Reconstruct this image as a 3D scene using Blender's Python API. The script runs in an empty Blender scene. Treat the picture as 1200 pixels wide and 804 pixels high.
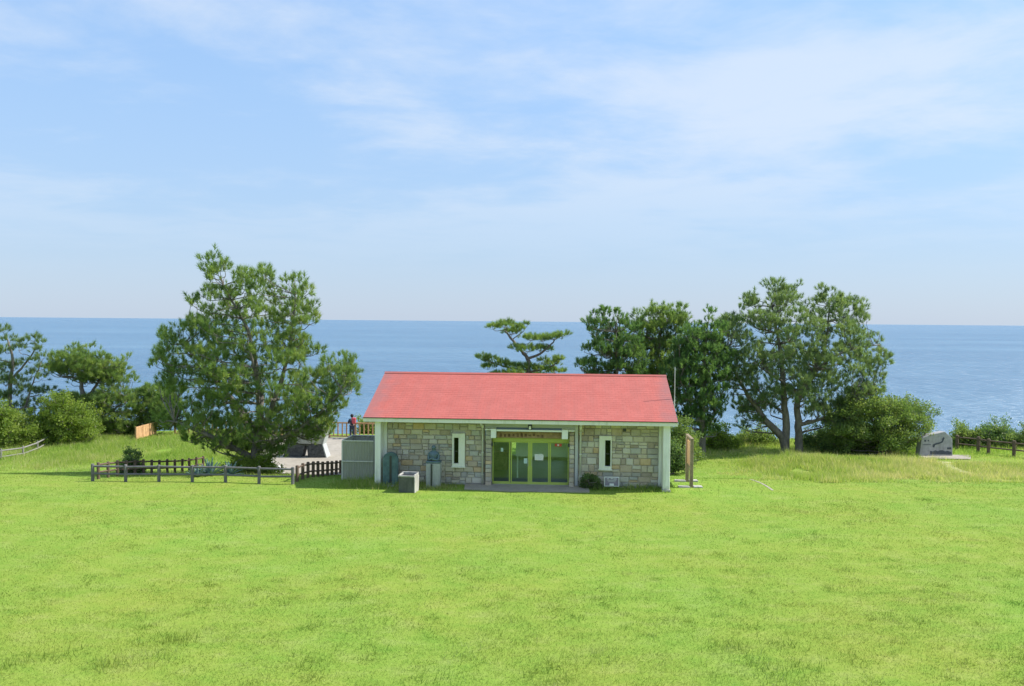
import bpy, bmesh, math, random
import numpy as np
from mathutils import Vector, Matrix

S = bpy.context.scene
C = S.collection
R = math.radians

# ------------------------------------------------------------------ camera
CAM_H, F = 7.6, 1000.0            # eye height above the lawn, focal length in photo pixels (1200 wide)
PITCH, ROLL = R(1.49), R(0.48)
cam_d = bpy.data.cameras.new('camera'); cam = bpy.data.objects.new('camera', cam_d); C.objects.link(cam)
cam_d.sensor_width = 36; cam_d.lens = 36 * F / 1200; cam_d.clip_end = 200000; cam_d.clip_start = 0.1
CM = Matrix.Rotation(R(90) - PITCH, 4, 'X') @ Matrix.Rotation(ROLL, 4, 'Z')
cam.matrix_world = Matrix.Translation((0, 0, CAM_H)) @ CM
S.camera = cam

# ------------------------------------------------------------------ sky, sun, exposure
SUN = Vector((0.674, 0.10, 0.731)).normalized()
w = bpy.data.worlds.new('World'); S.world = w; w.use_nodes = True
nt = w.node_tree; N = nt.nodes; L = nt.links
for n in list(N): N.remove(n)
out = N.new('ShaderNodeOutputWorld'); bg = N.new('ShaderNodeBackground'); bg.inputs[1].default_value = 0.15
sky = N.new('ShaderNodeTexSky'); sky.sky_type = 'NISHITA'; sky.sun_disc = False
sky.sun_elevation = math.asin(SUN.z); sky.sun_rotation = math.atan2(SUN.x, SUN.y)
sky.altitude = 0; sky.air_density = 1.0; sky.dust_density = 0.3; sky.ozone_density = 4.0
tc = N.new('ShaderNodeTexCoord'); sep = N.new('ShaderNodeSeparateXYZ'); L.new(tc.outputs['Generated'], sep.inputs[0])
def math_n(op, a, b=None, clamp=False):
    m = N.new('ShaderNodeMath'); m.operation = op; m.use_clamp = clamp
    for i, v in enumerate((a, b)):
        if v is None: continue
        if isinstance(v, (int, float)): m.inputs[i].default_value = v
        else: L.new(v, m.inputs[i])
    return m.outputs[0]
zz = math_n('MAXIMUM', sep.outputs[2], 0.0)
den = math_n('ADD', zz, 0.09)
cx = math_n('DIVIDE', sep.outputs[0], den); cy = math_n('DIVIDE', sep.outputs[1], den)
cmb = N.new('ShaderNodeCombineXYZ'); L.new(cx, cmb.inputs[0]); L.new(cy, cmb.inputs[1])
def cloud(scale, off, detail, rough, dist):
    mp = N.new('ShaderNodeMapping'); mp.inputs['Location'].default_value = off; mp.inputs['Scale'].default_value = scale
    L.new(cmb.outputs[0], mp.inputs[0])
    nz = N.new('ShaderNodeTexNoise'); nz.inputs['Scale'].default_value = 1.0; nz.inputs['Detail'].default_value = detail
    nz.inputs['Roughness'].default_value = rough; nz.inputs['Distortion'].default_value = dist
    L.new(mp.outputs[0], nz.inputs['Vector']); return nz.outputs['Fac']
n1 = cloud((0.55, 0.55, 1), (3.1, 1.7, 0.0), 9, 0.57, 0.15)
n2 = cloud((1.9, 2.2, 1), (7.3, 2.2, 0.0), 8, 0.6, 0.4)
cl = math_n('ADD', math_n('MULTIPLY', n1, 0.72), math_n('MULTIPLY', n2, 0.28))
mr = N.new('ShaderNodeMapRange'); mr.interpolation_type = 'SMOOTHSTEP'
mr.inputs['From Min'].default_value = 0.40; mr.inputs['From Max'].default_value = 0.60; mr.inputs['To Max'].default_value = 0.62
L.new(cl, mr.inputs['Value'])
fade = N.new('ShaderNodeMapRange'); fade.interpolation_type = 'SMOOTHSTEP'
fade.inputs['From Min'].default_value = 0.03; fade.inputs['From Max'].default_value = 0.22
L.new(zz, fade.inputs['Value'])
cf = math_n('MULTIPLY', mr.outputs[0], fade.outputs[0])
# pale marine haze, the same all round and thicker towards the horizon
hz = N.new('ShaderNodeValToRGB'); e = hz.color_ramp.elements
e[0].position = 0.0; e[0].color = (1.20, 1.45, 1.84, 1); e[1].position = 0.40; e[1].color = (0.68, 1.15, 1.84, 1)
k = e.new(0.12); k.color = (0.95, 1.32, 1.84, 1)
L.new(zz, hz.inputs[0])
hf = N.new('ShaderNodeMapRange'); hf.inputs['From Min'].default_value = 0.0; hf.inputs['From Max'].default_value = 0.6
hf.inputs['To Min'].default_value = 0.95; hf.inputs['To Max'].default_value = 0.6; L.new(zz, hf.inputs['Value'])
tint = N.new('ShaderNodeMixRGB'); L.new(hf.outputs[0], tint.inputs[0]); L.new(sky.outputs[0], tint.inputs[1]); L.new(hz.outputs[0], tint.inputs[2])
mixc = N.new('ShaderNodeMixRGB'); mixc.inputs[2].default_value = (2.05, 2.22, 2.45, 1)
L.new(cf, mixc.inputs[0]); L.new(tint.outputs[0], mixc.inputs[1])
L.new(mixc.outputs[0], bg.inputs[0]); L.new(bg.outputs[0], out.inputs[0])

sl = bpy.data.lights.new('sun', 'SUN'); sl.energy = 2.6; sl.angle = R(0.6); sl.color = (1.0, 0.955, 0.88)
so = bpy.data.objects.new('sun', sl); C.objects.link(so)
so.rotation_euler = SUN.to_track_quat('Z', 'Y').to_euler(); so.location = (40, 20, 60)

S.render.engine = 'CYCLES'
S.view_settings.view_transform = 'Standard'; S.view_settings.look = 'None'
S.view_settings.exposure = 1.42; S.view_settings.gamma = 1.0; S.view_settings.use_curve_mapping = False

# ------------------------------------------------------------------ helpers
rng = np.random.default_rng(11); random.seed(5)
CMI = CM.to_3x3()
def at(px, py, Y):
    """the point at depth Y behind the photo pixel (px, py)"""
    d = CMI @ Vector(((px - 600) / F, -(py - 402) / F, -1.0))
    k = Y / d.y
    return Vector((d.x * k, Y, CAM_H + d.z * k))
def X_at(px, Y): return at(px, 500, Y).x

def sstep(a, b, x):
    t = np.clip((np.asarray(x, float) - a) / (b - a), 0, 1); return t * t * (3 - 2 * t)
_perm = np.random.default_rng(3).random((256, 256))
def vnoise(x, y):
    x = np.asarray(x, float); y = np.asarray(y, float)
    xi = np.floor(x).astype(int); yi = np.floor(y).astype(int); fx = x - xi; fy = y - yi
    fx = fx * fx * (3 - 2 * fx); fy = fy * fy * (3 - 2 * fy)
    g = lambda i, j: _perm[i % 256, j % 256]
    return (g(xi, yi) * (1 - fx) + g(xi + 1, yi) * fx) * (1 - fy) + (g(xi, yi + 1) * (1 - fx) + g(xi + 1, yi + 1) * fx) * fy
def gh(x, y):
    """terrain height: flat lawn, shallow fall behind the building, cliff to the sea, hill under the camera"""
    x = np.asarray(x, float); y = np.asarray(y, float)
    h = -1.0 * sstep(39.5, 48.5, y)
    h = h + 0.62 * np.exp(-((x - 18.5) / 7.0) ** 2 - ((y - 49.0) / 4.2) ** 2)
    h = h + 0.25 * np.exp(-((x + 26) / 9.0) ** 2 - ((y - 57.0) / 4.5) ** 2)
    e = 64.5 + 1.2 * np.sin(x * 0.21) + 0.8 * np.sin(x * 0.53 + 1)
    d = np.clip(y - e, 0, None); h = h - 0.35 * np.clip(d, 0, 3) - 1.15 * np.clip(d - 3, 0, None)
    h = h + 6.0 * sstep(13, -6, y)
    h = h + 0.10 * (vnoise(x * 0.22, y * 0.22) - 0.5) * sstep(70, 40, y) + 0.05 * (vnoise(x * 0.9 + 9, y * 0.9) - 0.5) * sstep(70, 40, y)
    return np.maximum(h, -42)
def ghs(x, y): return float(gh(x, y))

def new_mesh(name, v, f):
    me = bpy.data.meshes.new(name); me.from_pydata([tuple(p) for p in v], [], f); me.update(); return me
def tri_mesh(name, V, attr=None):
    """V: (n,3,3) loose triangles"""
    n = len(V); me = bpy.data.meshes.new(name)
    me.vertices.add(n * 3); me.vertices.foreach_set('co', np.ascontiguousarray(V, dtype=np.float32).ravel())
    me.loops.add(n * 3); me.loops.foreach_set('vertex_index', np.arange(n * 3, dtype=np.int32))
    me.polygons.add(n); me.polygons.foreach_set('loop_start', np.arange(0, n * 3, 3, dtype=np.int32))
    if attr is not None:
        a = me.attributes.new('tint', 'FLOAT', 'POINT'); a.data.foreach_set('value', np.repeat(attr.astype(np.float32), 3))
    me.update(calc_edges=True); return me
def link(name, me, mat, parent=None, loc=None):
    o = bpy.data.objects.new(name, me); C.objects.link(o)
    if mat is not None and me is not None and not me.materials: me.materials.append(mat)
    if parent is not None: o.parent = parent
    if loc is not None: o.location = loc
    return o
def thing(name, label, cat, loc=(0, 0, 0), rz=0, group=None):
    o = bpy.data.objects.new(name, None); C.objects.link(o); o.empty_display_size = 0.2
    o.location = loc; o.rotation_euler = (0, 0, rz)
    return tag(o, label, cat, group)
def tag(o, label=None, cat=None, group=None, kind=None):
    if label: o['label'] = label
    if cat: o['category'] = cat
    if group: o['group'] = group
    if kind: o['kind'] = kind
    return o

class MB:
    def __init__(s): s.v = []; s.f = []
    def add(s, vs, fs):
        b = len(s.v); s.v += [tuple(p) for p in vs]; s.f += [tuple(b + i for i in f) for f in fs]; return s
    def box(s, x0, x1, y0, y1, z0, z1, M=None):
        vs = [Vector((x, y, z)) for z in (z0, z1) for y in (y0, y1) for x in (x0, x1)]
        if M is not None: vs = [M @ p for p in vs]
        return s.add(vs, [(0, 2, 3, 1), (4, 5, 7, 6), (0, 1, 5, 4), (2, 6, 7, 3), (0, 4, 6, 2), (1, 3, 7, 5)])
    def beam(s, a, b, wd, hg):
        """a box beam from a to b"""
        a = Vector(a); b = Vector(b); d = b - a; q = d.to_track_quat('X', 'Z').to_matrix().to_4x4()
        return s.box(0, d.length, -wd / 2, wd / 2, -hg / 2, hg / 2, Matrix.Translation(a) @ q)
    def tube(s, pts, rad, n=8, cap=True):
        pts = [Vector(p) for p in pts]
        if not hasattr(rad, '__len__'): rad = [rad] * len(pts)
        ref = Vector((0.31, 0.95, 0.05)); vs = []; fs = []
        for i, p in enumerate(pts):
            t = (pts[min(i + 1, len(pts) - 1)] - pts[max(i - 1, 0)])
            t = t.normalized() if t.length > 1e-9 else Vector((0, 0, 1))
            if abs(t.dot(ref)) > 0.95: ref = Vector((0.95, 0.05, 0.3))
            u = t.cross(ref).normalized(); v = t.cross(u)
            for k in range(n):
                a = 2 * math.pi * k / n; vs.append(p + (u * math.cos(a) + v * math.sin(a)) * rad[i])
        for i in range(len(pts) - 1):
            for k in range(n):
                k2 = (k + 1) % n; fs.append((i * n + k, i * n + k2, (i + 1) * n + k2, (i + 1) * n + k))
        if cap: fs.append(tuple(range(n))[::-1]); fs.append(tuple((len(pts) - 1) * n + k for k in range(n)))
        return s.add(vs, fs)
    def lathe(s, prof, n=14, c=(0, 0, 0)):
        vs = []; fs = []
        for r, z in prof:
            for k in range(n):
                a = 2 * math.pi * k / n; vs.append((c[0] + r * math.cos(a), c[1] + r * math.sin(a), c[2] + z))
        m = len(prof)
        for i in range(m - 1):
            for k in range(n):
                k2 = (k + 1) % n; fs.append((i * n + k, i * n + k2, (i + 1) * n + k2, (i + 1) * n + k))
        fs.append(tuple(range(n))[::-1]); fs.append(tuple((m - 1) * n + k for k in range(n)))
        return s.add(vs, fs)
    def prism(s, poly, y0, y1, M=None):
        """outline in x,z extruded along y"""
        n = len(poly); vs = [Vector((x, y0, z)) for x, z in poly] + [Vector((x, y1, z)) for x, z in poly]
        if M is not None: vs = [M @ p for p in vs]
        return s.add(vs, [tuple(range(n)), tuple(range(2 * n - 1, n - 1, -1))] + [(i, i + n, (i + 1) % n + n, (i + 1) % n) for i in range(n)])
    def build(s, name, mat, parent=None, bevel=0, smooth=False, loc=None):
        me = new_mesh(name, s.v, s.f)
        bm = bmesh.new(); bm.from_mesh(me); bmesh.ops.recalc_face_normals(bm, faces=bm.faces)
        if bevel: bmesh.ops.bevel(bm, geom=bm.edges[:], offset=bevel, segments=1, affect='EDGES', clamp_overlap=True)
        bm.to_mesh(me); bm.free()
        if smooth:
            for p in me.polygons: p.use_smooth = True
        return link(name, me, mat, parent, loc)

# ------------------------------------------------------------------ materials
def mat(name):
    m = bpy.data.materials.new(name); m.use_nodes = True
    t = m.node_tree; p = t.nodes['Principled BSDF']; p.inputs['Specular IOR Level'].default_value = 0.3
    return m, t, p
def ramp(t, fac, stops, interp='LINEAR'):
    r = t.nodes.new('ShaderNodeValToRGB'); e = r.color_ramp; e.interpolation = interp
    while len(e.elements) > 1: e.elements.remove(e.elements[-1])
    e.elements[0].position = stops[0][0]; e.elements[0].color = (*stops[0][1], 1)
    for p, c in stops[1:]:
        k = e.elements.new(p); k.color = (*c, 1)
    t.links.new(fac, r.inputs[0]); return r.outputs[0]
def noise(t, scale, detail=4, rough=0.55, coord='Object', stretch=None, dist=0):
    n = t.nodes.new('ShaderNodeTexNoise'); n.inputs['Scale'].default_value = scale
    n.inputs['Detail'].default_value = detail; n.inputs['Roughness'].default_value = rough; n.inputs['Distortion'].default_value = dist
    if coord == 'World': v = t.nodes.new('ShaderNodeNewGeometry').outputs['Position']
    else: v = t.nodes.new('ShaderNodeTexCoord').outputs[coord]
    if stretch:
        mp = t.nodes.new('ShaderNodeMapping'); mp.inputs['Scale'].default_value = stretch; t.links.new(v, mp.inputs[0]); v = mp.outputs[0]
    t.links.new(v, n.inputs['Vector']); return n.outputs['Fac']
def mix(t, fac, a, b, mode='MIX'):
    m = t.nodes.new('ShaderNodeMixRGB'); m.blend_type = mode
    for i, v in enumerate((fac, a, b)):
        if isinstance(v, (int, float)): m.inputs[i].default_value = v
        elif isinstance(v, tuple): m.inputs[i].default_value = (*v, 1)
        else: t.links.new(v, m.inputs[i])
    return m.outputs[0]
def bump(t, p, h, strength=0.3, dist=0.02):
    b = t.nodes.new('ShaderNodeBump'); b.inputs['Strength'].default_value = strength; b.inputs['Distance'].default_value = dist
    t.links.new(h, b.inputs['Height']); t.links.new(b.outputs[0], p.inputs['Normal'])
def plain(name, col, rough=0.6, var=0.12, scale=3.0, bmp=0.15, metal=0, dirt=None):
    """a painted or cast surface with uneven colour, fine relief and streaky dirt"""
    m, t, p = mat(name)
    c = ramp(t, noise(t, scale, 6, 0.65), [(0.3, tuple(x * (1 - var) for x in col)), (0.7, tuple(min(1, x * (1 + var)) for x in col))])
    if dirt:
        d = ramp(t, noise(t, 1.6, 5, 0.6, stretch=(3, 3, 0.5)), [(0.5, (0, 0, 0)), (0.75, (1, 1, 1))])
        c = mix(t, d, c, tuple(x * y for x, y in zip(col, dirt)))
    t.links.new(c, p.inputs['Base Color']); p.inputs['Roughness'].default_value = rough; p.inputs['Metallic'].default_value = metal
    if bmp: bump(t, p, noise(t, scale * 14, 3), bmp, 0.01)
    return m
def foliage(name, stops, trans=0.35, rough=0.6):
    m, t, p = mat(name)
    a = t.nodes.new('ShaderNodeAttribute'); a.attribute_name = 'tint'
    c = ramp(t, a.outputs['Fac'], stops)
    t.links.new(c, p.inputs['Base Color']); p.inputs['Roughness'].default_value = rough; p.inputs['Specular IOR Level'].default_value = 0.2
    tr = t.nodes.new('ShaderNodeBsdfTranslucent'); t.links.new(mix(t, 1.0, c, (1.15, 1.2, 0.6), 'MULTIPLY'), tr.inputs[0])
    ms = t.nodes.new('ShaderNodeMixShader'); ms.inputs[0].default_value = trans
    t.links.new(p.outputs[0], ms.inputs[1]); t.links.new(tr.outputs[0], ms.inputs[2])
    t.links.new(ms.outputs[0], t.nodes['Material Output'].inputs[0]); return m
def grass_col(t, blade):
    big = noise(t, 0.16, 4, 0.6, 'World'); mid = noise(t, 0.9, 5, 0.65, 'World', stretch=(1, 1.6, 1)); fine = noise(t, 7.0, 3, 0.6, 'World')
    a = ramp(t, mid, [(0.28, (0.172, 0.280, 0.044)), (0.5, (0.220, 0.303, 0.054)), (0.72, (0.268, 0.325, 0.084))])
    b = ramp(t, big, [(0.35, (0.90, 1.02, 0.95)), (0.65, (1.10, 1.0, 0.98))])
    c = mix(t, 1.0, a, b, 'MULTIPLY')
    dry = ramp(t, noise(t, 0.55, 6, 0.75, 'World', stretch=(1, 1.9, 1)), [(0.64, (0, 0, 0)), (0.80, (0.5, 0.5, 0.5))])
    c = mix(t, dry, c, (0.30, 0.27, 0.10))
    if not blade:
        c = mix(t, ramp(t, fine, [(0.3, (0.3, 0.3, 0.3)), (0.6, (0, 0, 0))]), c, (0.16, 0.26, 0.03))
    return c
M = {}
m, t, p = mat('ground'); t.links.new(grass_col(t, False), p.inputs['Base Color']); p.inputs['Roughness'].default_value = 0.95
p.inputs['Specular IOR Level'].default_value = 0.05; bump(t, p, noise(t, 9, 5, 0.7, 'World'), 0.7, 0.06); M['ground'] = m
m, t, p = mat('lawn_grass')
a = t.nodes.new('ShaderNodeAttribute'); a.attribute_name = 'tint'
sh = ramp(t, a.outputs['Fac'], [(0.0, (0.62, 0.92, 0.6)), (0.5, (1.0, 1.0, 1.0)), (0.9, (1.22, 1.12, 1.15)), (1.0, (1.7, 1.5, 2.6))])
c = mix(t, 1.0, grass_col(t, True), sh, 'MULTIPLY'); t.links.new(c, p.inputs['Base Color']); p.inputs['Roughness'].default_value = 0.7; p.inputs['Specular IOR Level'].default_value = 0.15
tr = t.nodes.new('ShaderNodeBsdfTranslucent'); t.links.new(c, tr.inputs[0]); ms = t.nodes.new('ShaderNodeMixShader'); ms.inputs[0].default_value = 0.4
t.links.new(p.outputs[0], ms.inputs[1]); t.links.new(tr.outputs[0], ms.inputs[2]); t.links.new(ms.outputs[0], t.nodes['Material Output'].inputs[0]); M['lawn'] = m
M['tall'] = foliage('tall_grass', [(0, (0.16, 0.29, 0.05)), (0.4, (0.28, 0.39, 0.085)), (0.65, (0.40, 0.45, 0.16)), (0.85, (0.54, 0.51, 0.29)), (1, (0.62, 0.54, 0.38))], 0.55)
M['pine'] = foliage('pine_needles', [(0, (0.120, 0.205, 0.085)), (0.5, (0.225, 0.325, 0.115)), (1, (0.350, 0.420, 0.155))], 0.6, 0.5)
M['pine_dark'] = foliage('dark_pine_needles', [(0, (0.120, 0.195, 0.110)), (0.5, (0.215, 0.300, 0.150)), (1, (0.320, 0.385, 0.185))], 0.6, 0.5)
M['juniper'] = foliage('juniper_needles', [(0, (0.080, 0.165, 0.075)), (0.5, (0.145, 0.250, 0.100)), (1, (0.230, 0.335, 0.125))], 0.6, 0.5)
M['leaf'] = foliage('leaves', [(0, (0.115, 0.190, 0.062)), (0.5, (0.205, 0.285, 0.092)), (1, (0.320, 0.360, 0.145))], 0.55, 0.45)
M['leaf_light'] = foliage('light_leaves', [(0, (0.145, 0.225, 0.050)), (0.5, (0.245, 0.335, 0.070)), (1, (0.36, 0.40, 0.11))], 0.55, 0.45)
M['leaf_dark'] = foliage('dark_leaves', [(0, (0.085, 0.155, 0.065)), (0.5, (0.150, 0.230, 0.088)), (1, (0.240, 0.300, 0.125))], 0.55, 0.4)
M['agave'] = plain('agave', (0.13, 0.21, 0.20), 0.5, 0.2, 4, 0.05)
m, t, p = mat('bark'); c = ramp(t, noise(t, 5, 6, 0.7, stretch=(1, 1, 0.35)), [(0.3, (0.085, 0.075, 0.068)), (0.7, (0.27, 0.24, 0.21))])
t.links.new(c, p.inputs['Base Color']); p.inputs['Roughness'].default_value = 0.9; bump(t, p, noise(t, 16, 5, 0.7, stretch=(1, 1, 0.4)), 0.8, 0.05); M['bark'] = m

# ------------------------------------------------------------------ terrain and sea
def grid_obj(name, xs, ys, fn, material):
    XX, YY = np.meshgrid(xs, ys); Z = fn(XX, YY); v = np.stack([XX, YY, Z], -1).reshape(-1, 3); nx = len(xs)
    f = [(j * nx + i, j * nx + i + 1, (j + 1) * nx + i + 1, (j + 1) * nx + i) for j in range(len(ys) - 1) for i in range(nx - 1)]
    me = new_mesh(name, v.tolist(), f)
    for q in me.polygons: q.use_smooth = True
    return link(name, me, material)
xs = np.concatenate([np.arange(-260, -60, 8), np.arange(-60, 60, 0.75), np.arange(60, 261, 8)])
ys = np.concatenate([np.arange(-90, 10, 5), np.arange(10, 70, 0.6), np.arange(70, 112, 3)])
tag(grid_obj('ground', xs, ys, gh, M['ground']), 'grassy headland ground sloping to the cliff edge', 'ground', kind='structure')

m, t, p = mat('sea')
wv = noise(t, 1.0, 6, 0.62, 'World', stretch=(0.07, 0.16, 0.1)); wv2 = noise(t, 1.0, 4, 0.6, 'World', stretch=(0.012, 0.02, 0.1))
c = ramp(t, noise(t, 1.0, 5, 0.6, 'World', stretch=(0.0012, 0.004, 0.1)), [(0.3, (0.055, 0.132, 0.220)), (0.55, (0.075, 0.165, 0.255)), (0.72, (0.115, 0.215, 0.300))])
c = mix(t, ramp(t, wv, [(0.45, (0, 0, 0)), (0.75, (.35, .35, .35))]), c, (0.16, 0.27, 0.36)); t.links.new(c, p.inputs['Base Color']); p.inputs['Roughness'].default_value = 0.25; p.inputs['IOR'].default_value = 1.33; p.inputs['Specular IOR Level'].default_value = 0.5
hs = t.nodes.new('ShaderNodeMath'); hs.operation = 'MULTIPLY_ADD'; hs.inputs[1].default_value = 2.5
t.links.new(wv2, hs.inputs[0]); t.links.new(wv, hs.inputs[2]); bump(t, p, hs.outputs[0], 1.0, 4.0); M['sea'] = m
SEA = -32.0
gx = np.array([-90000, -30000, -9000, -2500, -700, -200, 0, 200, 700, 2500, 9000, 30000, 90000.])
gy = np.array([60, 150, 400, 1000, 3000, 9000, 25000, 60000.])
tag(grid_obj('sea', gx, gy, lambda x, y: np.full_like(x, SEA), M['sea']), 'open blue sea reaching to the horizon', 'sea', kind='structure')

# ------------------------------------------------------------------ the building
M['stone'] = None
m, t, p = mat('wall_stone')
oi = t.nodes.new('ShaderNodeObjectInfo')
c = ramp(t, oi.outputs['Random'], [(0.0, (0.36, 0.32, 0.27)), (0.14, (0.46, 0.40, 0.31)), (0.30, (0.27, 0.26, 0.25)), (0.42, (0.50, 0.45, 0.36)), (0.56, (0.36, 0.365, 0.355)), (0.68, (0.40, 0.31, 0.22)), (0.78, (0.53, 0.50, 0.45)), (0.90, (0.50, 0.34, 0.17)), (0.94, (0.26, 0.20, 0.16))], 'CONSTANT')
c = mix(t, 0.35, c, ramp(t, noise(t, 3.0, 6, 0.7, 'World'), [(0.3, (0.20, 0.18, 0.15)), (0.7, (0.56, 0.51, 0.44))]))
c = mix(t, 1.0, c, (1.24, 1.25, 1.25), 'MULTIPLY'); t.links.new(c, p.inputs['Base Color']); p.inputs['Roughness'].default_value = 0.9; bump(t, p, noise(t, 22, 5, 0.7, 'World'), 0.7, 0.03); M['stone'] = m
M['mortar'] = plain('mortar', (0.50, 0.47, 0.41), 0.95, 0.2, 6, 0.3)
M['plaster'] = plain('white_plaster', (0.77, 0.78, 0.74), 0.8, 0.06, 2, 0.1, dirt=(0.72, 0.74, 0.70))
t = M['plaster'].node_tree; p = t.nodes['Principled BSDF']; c0 = p.inputs['Base Color'].links[0].from_socket
sz = t.nodes.new('ShaderNodeSeparateXYZ'); t.links.new(t.nodes.new('ShaderNodeNewGeometry').outputs['Position'], sz.inputs[0])
az = t.nodes.new('ShaderNodeMath'); az.operation = 'MULTIPLY_ADD'; az.inputs[1].default_value = -1.6; az.inputs[2].default_value = 0.55; t.links.new(sz.outputs[2], az.inputs[0])
sm = t.nodes.new('ShaderNodeMath'); sm.operation = 'ADD'; t.links.new(az.outputs[0], sm.inputs[0]); t.links.new(noise(t, 7, 5, .7, 'World'), sm.inputs[1])
t.links.new(mix(t, ramp(t, sm.outputs[0], [(.55, (0, 0, 0)), (1.0, (.75, .75, .75))]), c0, (0.36, 0.34, 0.27)), p.inputs['Base Color'])
M['trim'] = plain('cream_trim', (0.76, 0.76, 0.68), 0.55, 0.05, 2, 0.05, dirt=(0.8, 0.82, 0.75))
M['white'] = plain('white_paint', (0.80, 0.81, 0.80), 0.45, 0.03, 2, 0.03)
M['grey_panel'] = plain('grey_panel', (0.62, 0.64, 0.67), 0.6, 0.05, 2, 0.05)
M['pipe'] = plain('pipe', (0.60, 0.60, 0.55), 0.45, 0.06, 3, 0.03, dirt=(0.75, 0.72, 0.62))
M['lime'] = plain('lime_frame', (0.42, 0.50, 0.12), 0.4, 0.08, 3, 0.03)
M['wood_sign'] = plain('brown_sign', (0.36, 0.24, 0.15), 0.7, 0.3, 6, 0.2)
M['ink'] = plain('carved_letter', (0.17, 0.10, 0.065), 0.7, 0.1, 4, 0)
M['dark_metal'] = plain('dark_metal', (0.06, 0.065, 0.075), 0.4, 0.1, 4, 0.03, 0.4)
M['steel'] = plain('galvanised_steel', (0.45, 0.47, 0.48), 0.45, 0.1, 5, 0.05, 0.6)
M['concrete'] = plain('concrete', (0.40, 0.39, 0.36), 0.9, 0.18, 2.5, 0.35, dirt=(0.6, 0.6, 0.58))
M['paving'] = plain('paving', (0.34, 0.305, 0.25), 0.92, 0.16, 1.2, 0.35, dirt=(0.75, 0.74, 0.72))
M['room'] = plain('room_wall', (0.78, 0.80, 0.77), 0.8, 0.05, 2, 0)
M['floor_in'] = plain('room_floor', (0.20, 0.20, 0.18), 0.5, 0.1, 2, 0)
M['paper'] = plain('paper', (0.74, 0.75, 0.74), 0.8, 0.03, 2, 0)
M['paper_blue'] = plain('pale_blue_paper', (0.50, 0.66, 0.66), 0.8, 0.05, 2, 0)
M['red'] = plain('red_print', (0.55, 0.08, 0.06), 0.6, 0.1, 4, 0)
M['soffit'] = plain('soffit', (0.74, 0.72, 0.64), 0.8, 0.08, 2, 0.05)
def glass(name, tintc, refl):
    m = bpy.data.materials.new(name); m.use_nodes = True; t = m.node_tree
    for n in list(t.nodes): t.nodes.remove(n)
    o = t.nodes.new('ShaderNodeOutputMaterial'); g = t.nodes.new('ShaderNodeBsdfGlossy'); g.inputs['Roughness'].default_value = 0.03
    g.inputs[0].default_value = (0.72, 0.95, 0.95, 1)
    tr = t.nodes.new('ShaderNodeBsdfTransparent'); tr.inputs[0].default_value = (*tintc, 1); ms = t.nodes.new('ShaderNodeMixShader')
    lw = t.nodes.new('ShaderNodeLayerWeight'); lw.inputs[0].default_value = 0.2
    a = t.nodes.new('ShaderNodeMath'); a.operation = 'MULTIPLY_ADD'; a.inputs[1].default_value = 0.6; a.inputs[2].default_value = refl; a.use_clamp = True
    t.links.new(lw.outputs['Fresnel'], a.inputs[0]); t.links.new(a.outputs[0], ms.inputs[0]); t.links.new(tr.outputs[0], ms.inputs[1]); t.links.new(g.outputs[0], ms.inputs[2]); t.links.new(ms.outputs[0], o.inputs[0])
    return m
M['glass'] = glass('door_glass', (0.90, 0.96, 0.94), 0.045)
M['glass_dark'] = glass('window_glass', (0.10, 0.13, 0.17), 0.015)
m, t, p = mat('roof_shingle')
br = t.nodes.new('ShaderNodeTexBrick'); br.offset = 0.5
tcx = t.nodes.new('ShaderNodeTexCoord'); t.links.new(tcx.outputs['UV'], br.inputs['Vector'])
br.inputs['Color1'].default_value = (0.420, 0.102, 0.078, 1); br.inputs['Color2'].default_value = (0.455, 0.120, 0.094, 1); br.inputs['Mortar'].default_value = (0.345, 0.084, 0.066, 1)
br.inputs['Scale'].default_value = 1.0; br.inputs['Mortar Size'].default_value = 0.012; br.inputs['Brick Width'].default_value = 0.3; br.inputs['Row Height'].default_value = 0.196
c = mix(t, 0.22, br.outputs['Color'], ramp(t, noise(t, 1.1, 6, 0.7), [(0.3, (0.31, 0.075, 0.07)), (0.7, (0.54, 0.17, 0.15))]))
c = mix(t, ramp(t, noise(t, 1.0, 6, 0.7, stretch=(3.5, 0.35, 0.35)), [(0.42, (0, 0, 0)), (0.75, (.45, .45, .45))]), c, (0.30, 0.105, 0.09))
# grey weathering that has crept in along both verges
sx = t.nodes.new('ShaderNodeSeparateXYZ'); t.links.new(tcx.outputs['Object'], sx.inputs[0])
ab = t.nodes.new('ShaderNodeMath'); ab.operation = 'ABSOLUTE'; t.links.new(sx.outputs[0], ab.inputs[0])
ad = t.nodes.new('ShaderNodeMath'); ad.operation = 'MULTIPLY_ADD'; ad.inputs[1].default_value = 2.2; t.links.new(noise(t, 1.3, 4), ad.inputs[0]); t.links.new(ab.outputs[0], ad.inputs[2])
st = ramp(t, ad.outputs[0], [(0.0, (0, 0, 0)), (1.0, (0, 0, 0))])
mrn = t.nodes.new('ShaderNodeMapRange'); mrn.inputs['From Min'].default_value = 7.3; mrn.inputs['From Max'].default_value = 8.1; mrn.inputs['To Max'].default_value = 0.5
t.links.new(ad.outputs[0], mrn.inputs['Value'])
c = mix(t, mrn.outputs[0], c, (0.25, 0.13, 0.13))
t.links.new(c, p.inputs['Base Color']); p.inputs['Roughness'].default_value = 0.75; bump(t, p, noise(t, 40, 4, 0.7), 0.25, 0.01); M['roof'] = m

BX, BY = at(611, 570, 39.2).x, 39.2
bld = thing('visitor_building', 'low stone building with red gabled roof and green glass doors', 'building', (BX, BY, 0), R(-3.6))
WT = 2.97
MB().box(-6.62, 6.62, -0.04, 7.44, -1.6, 0.06).build('foundation', M['concrete'], bld)

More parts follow.
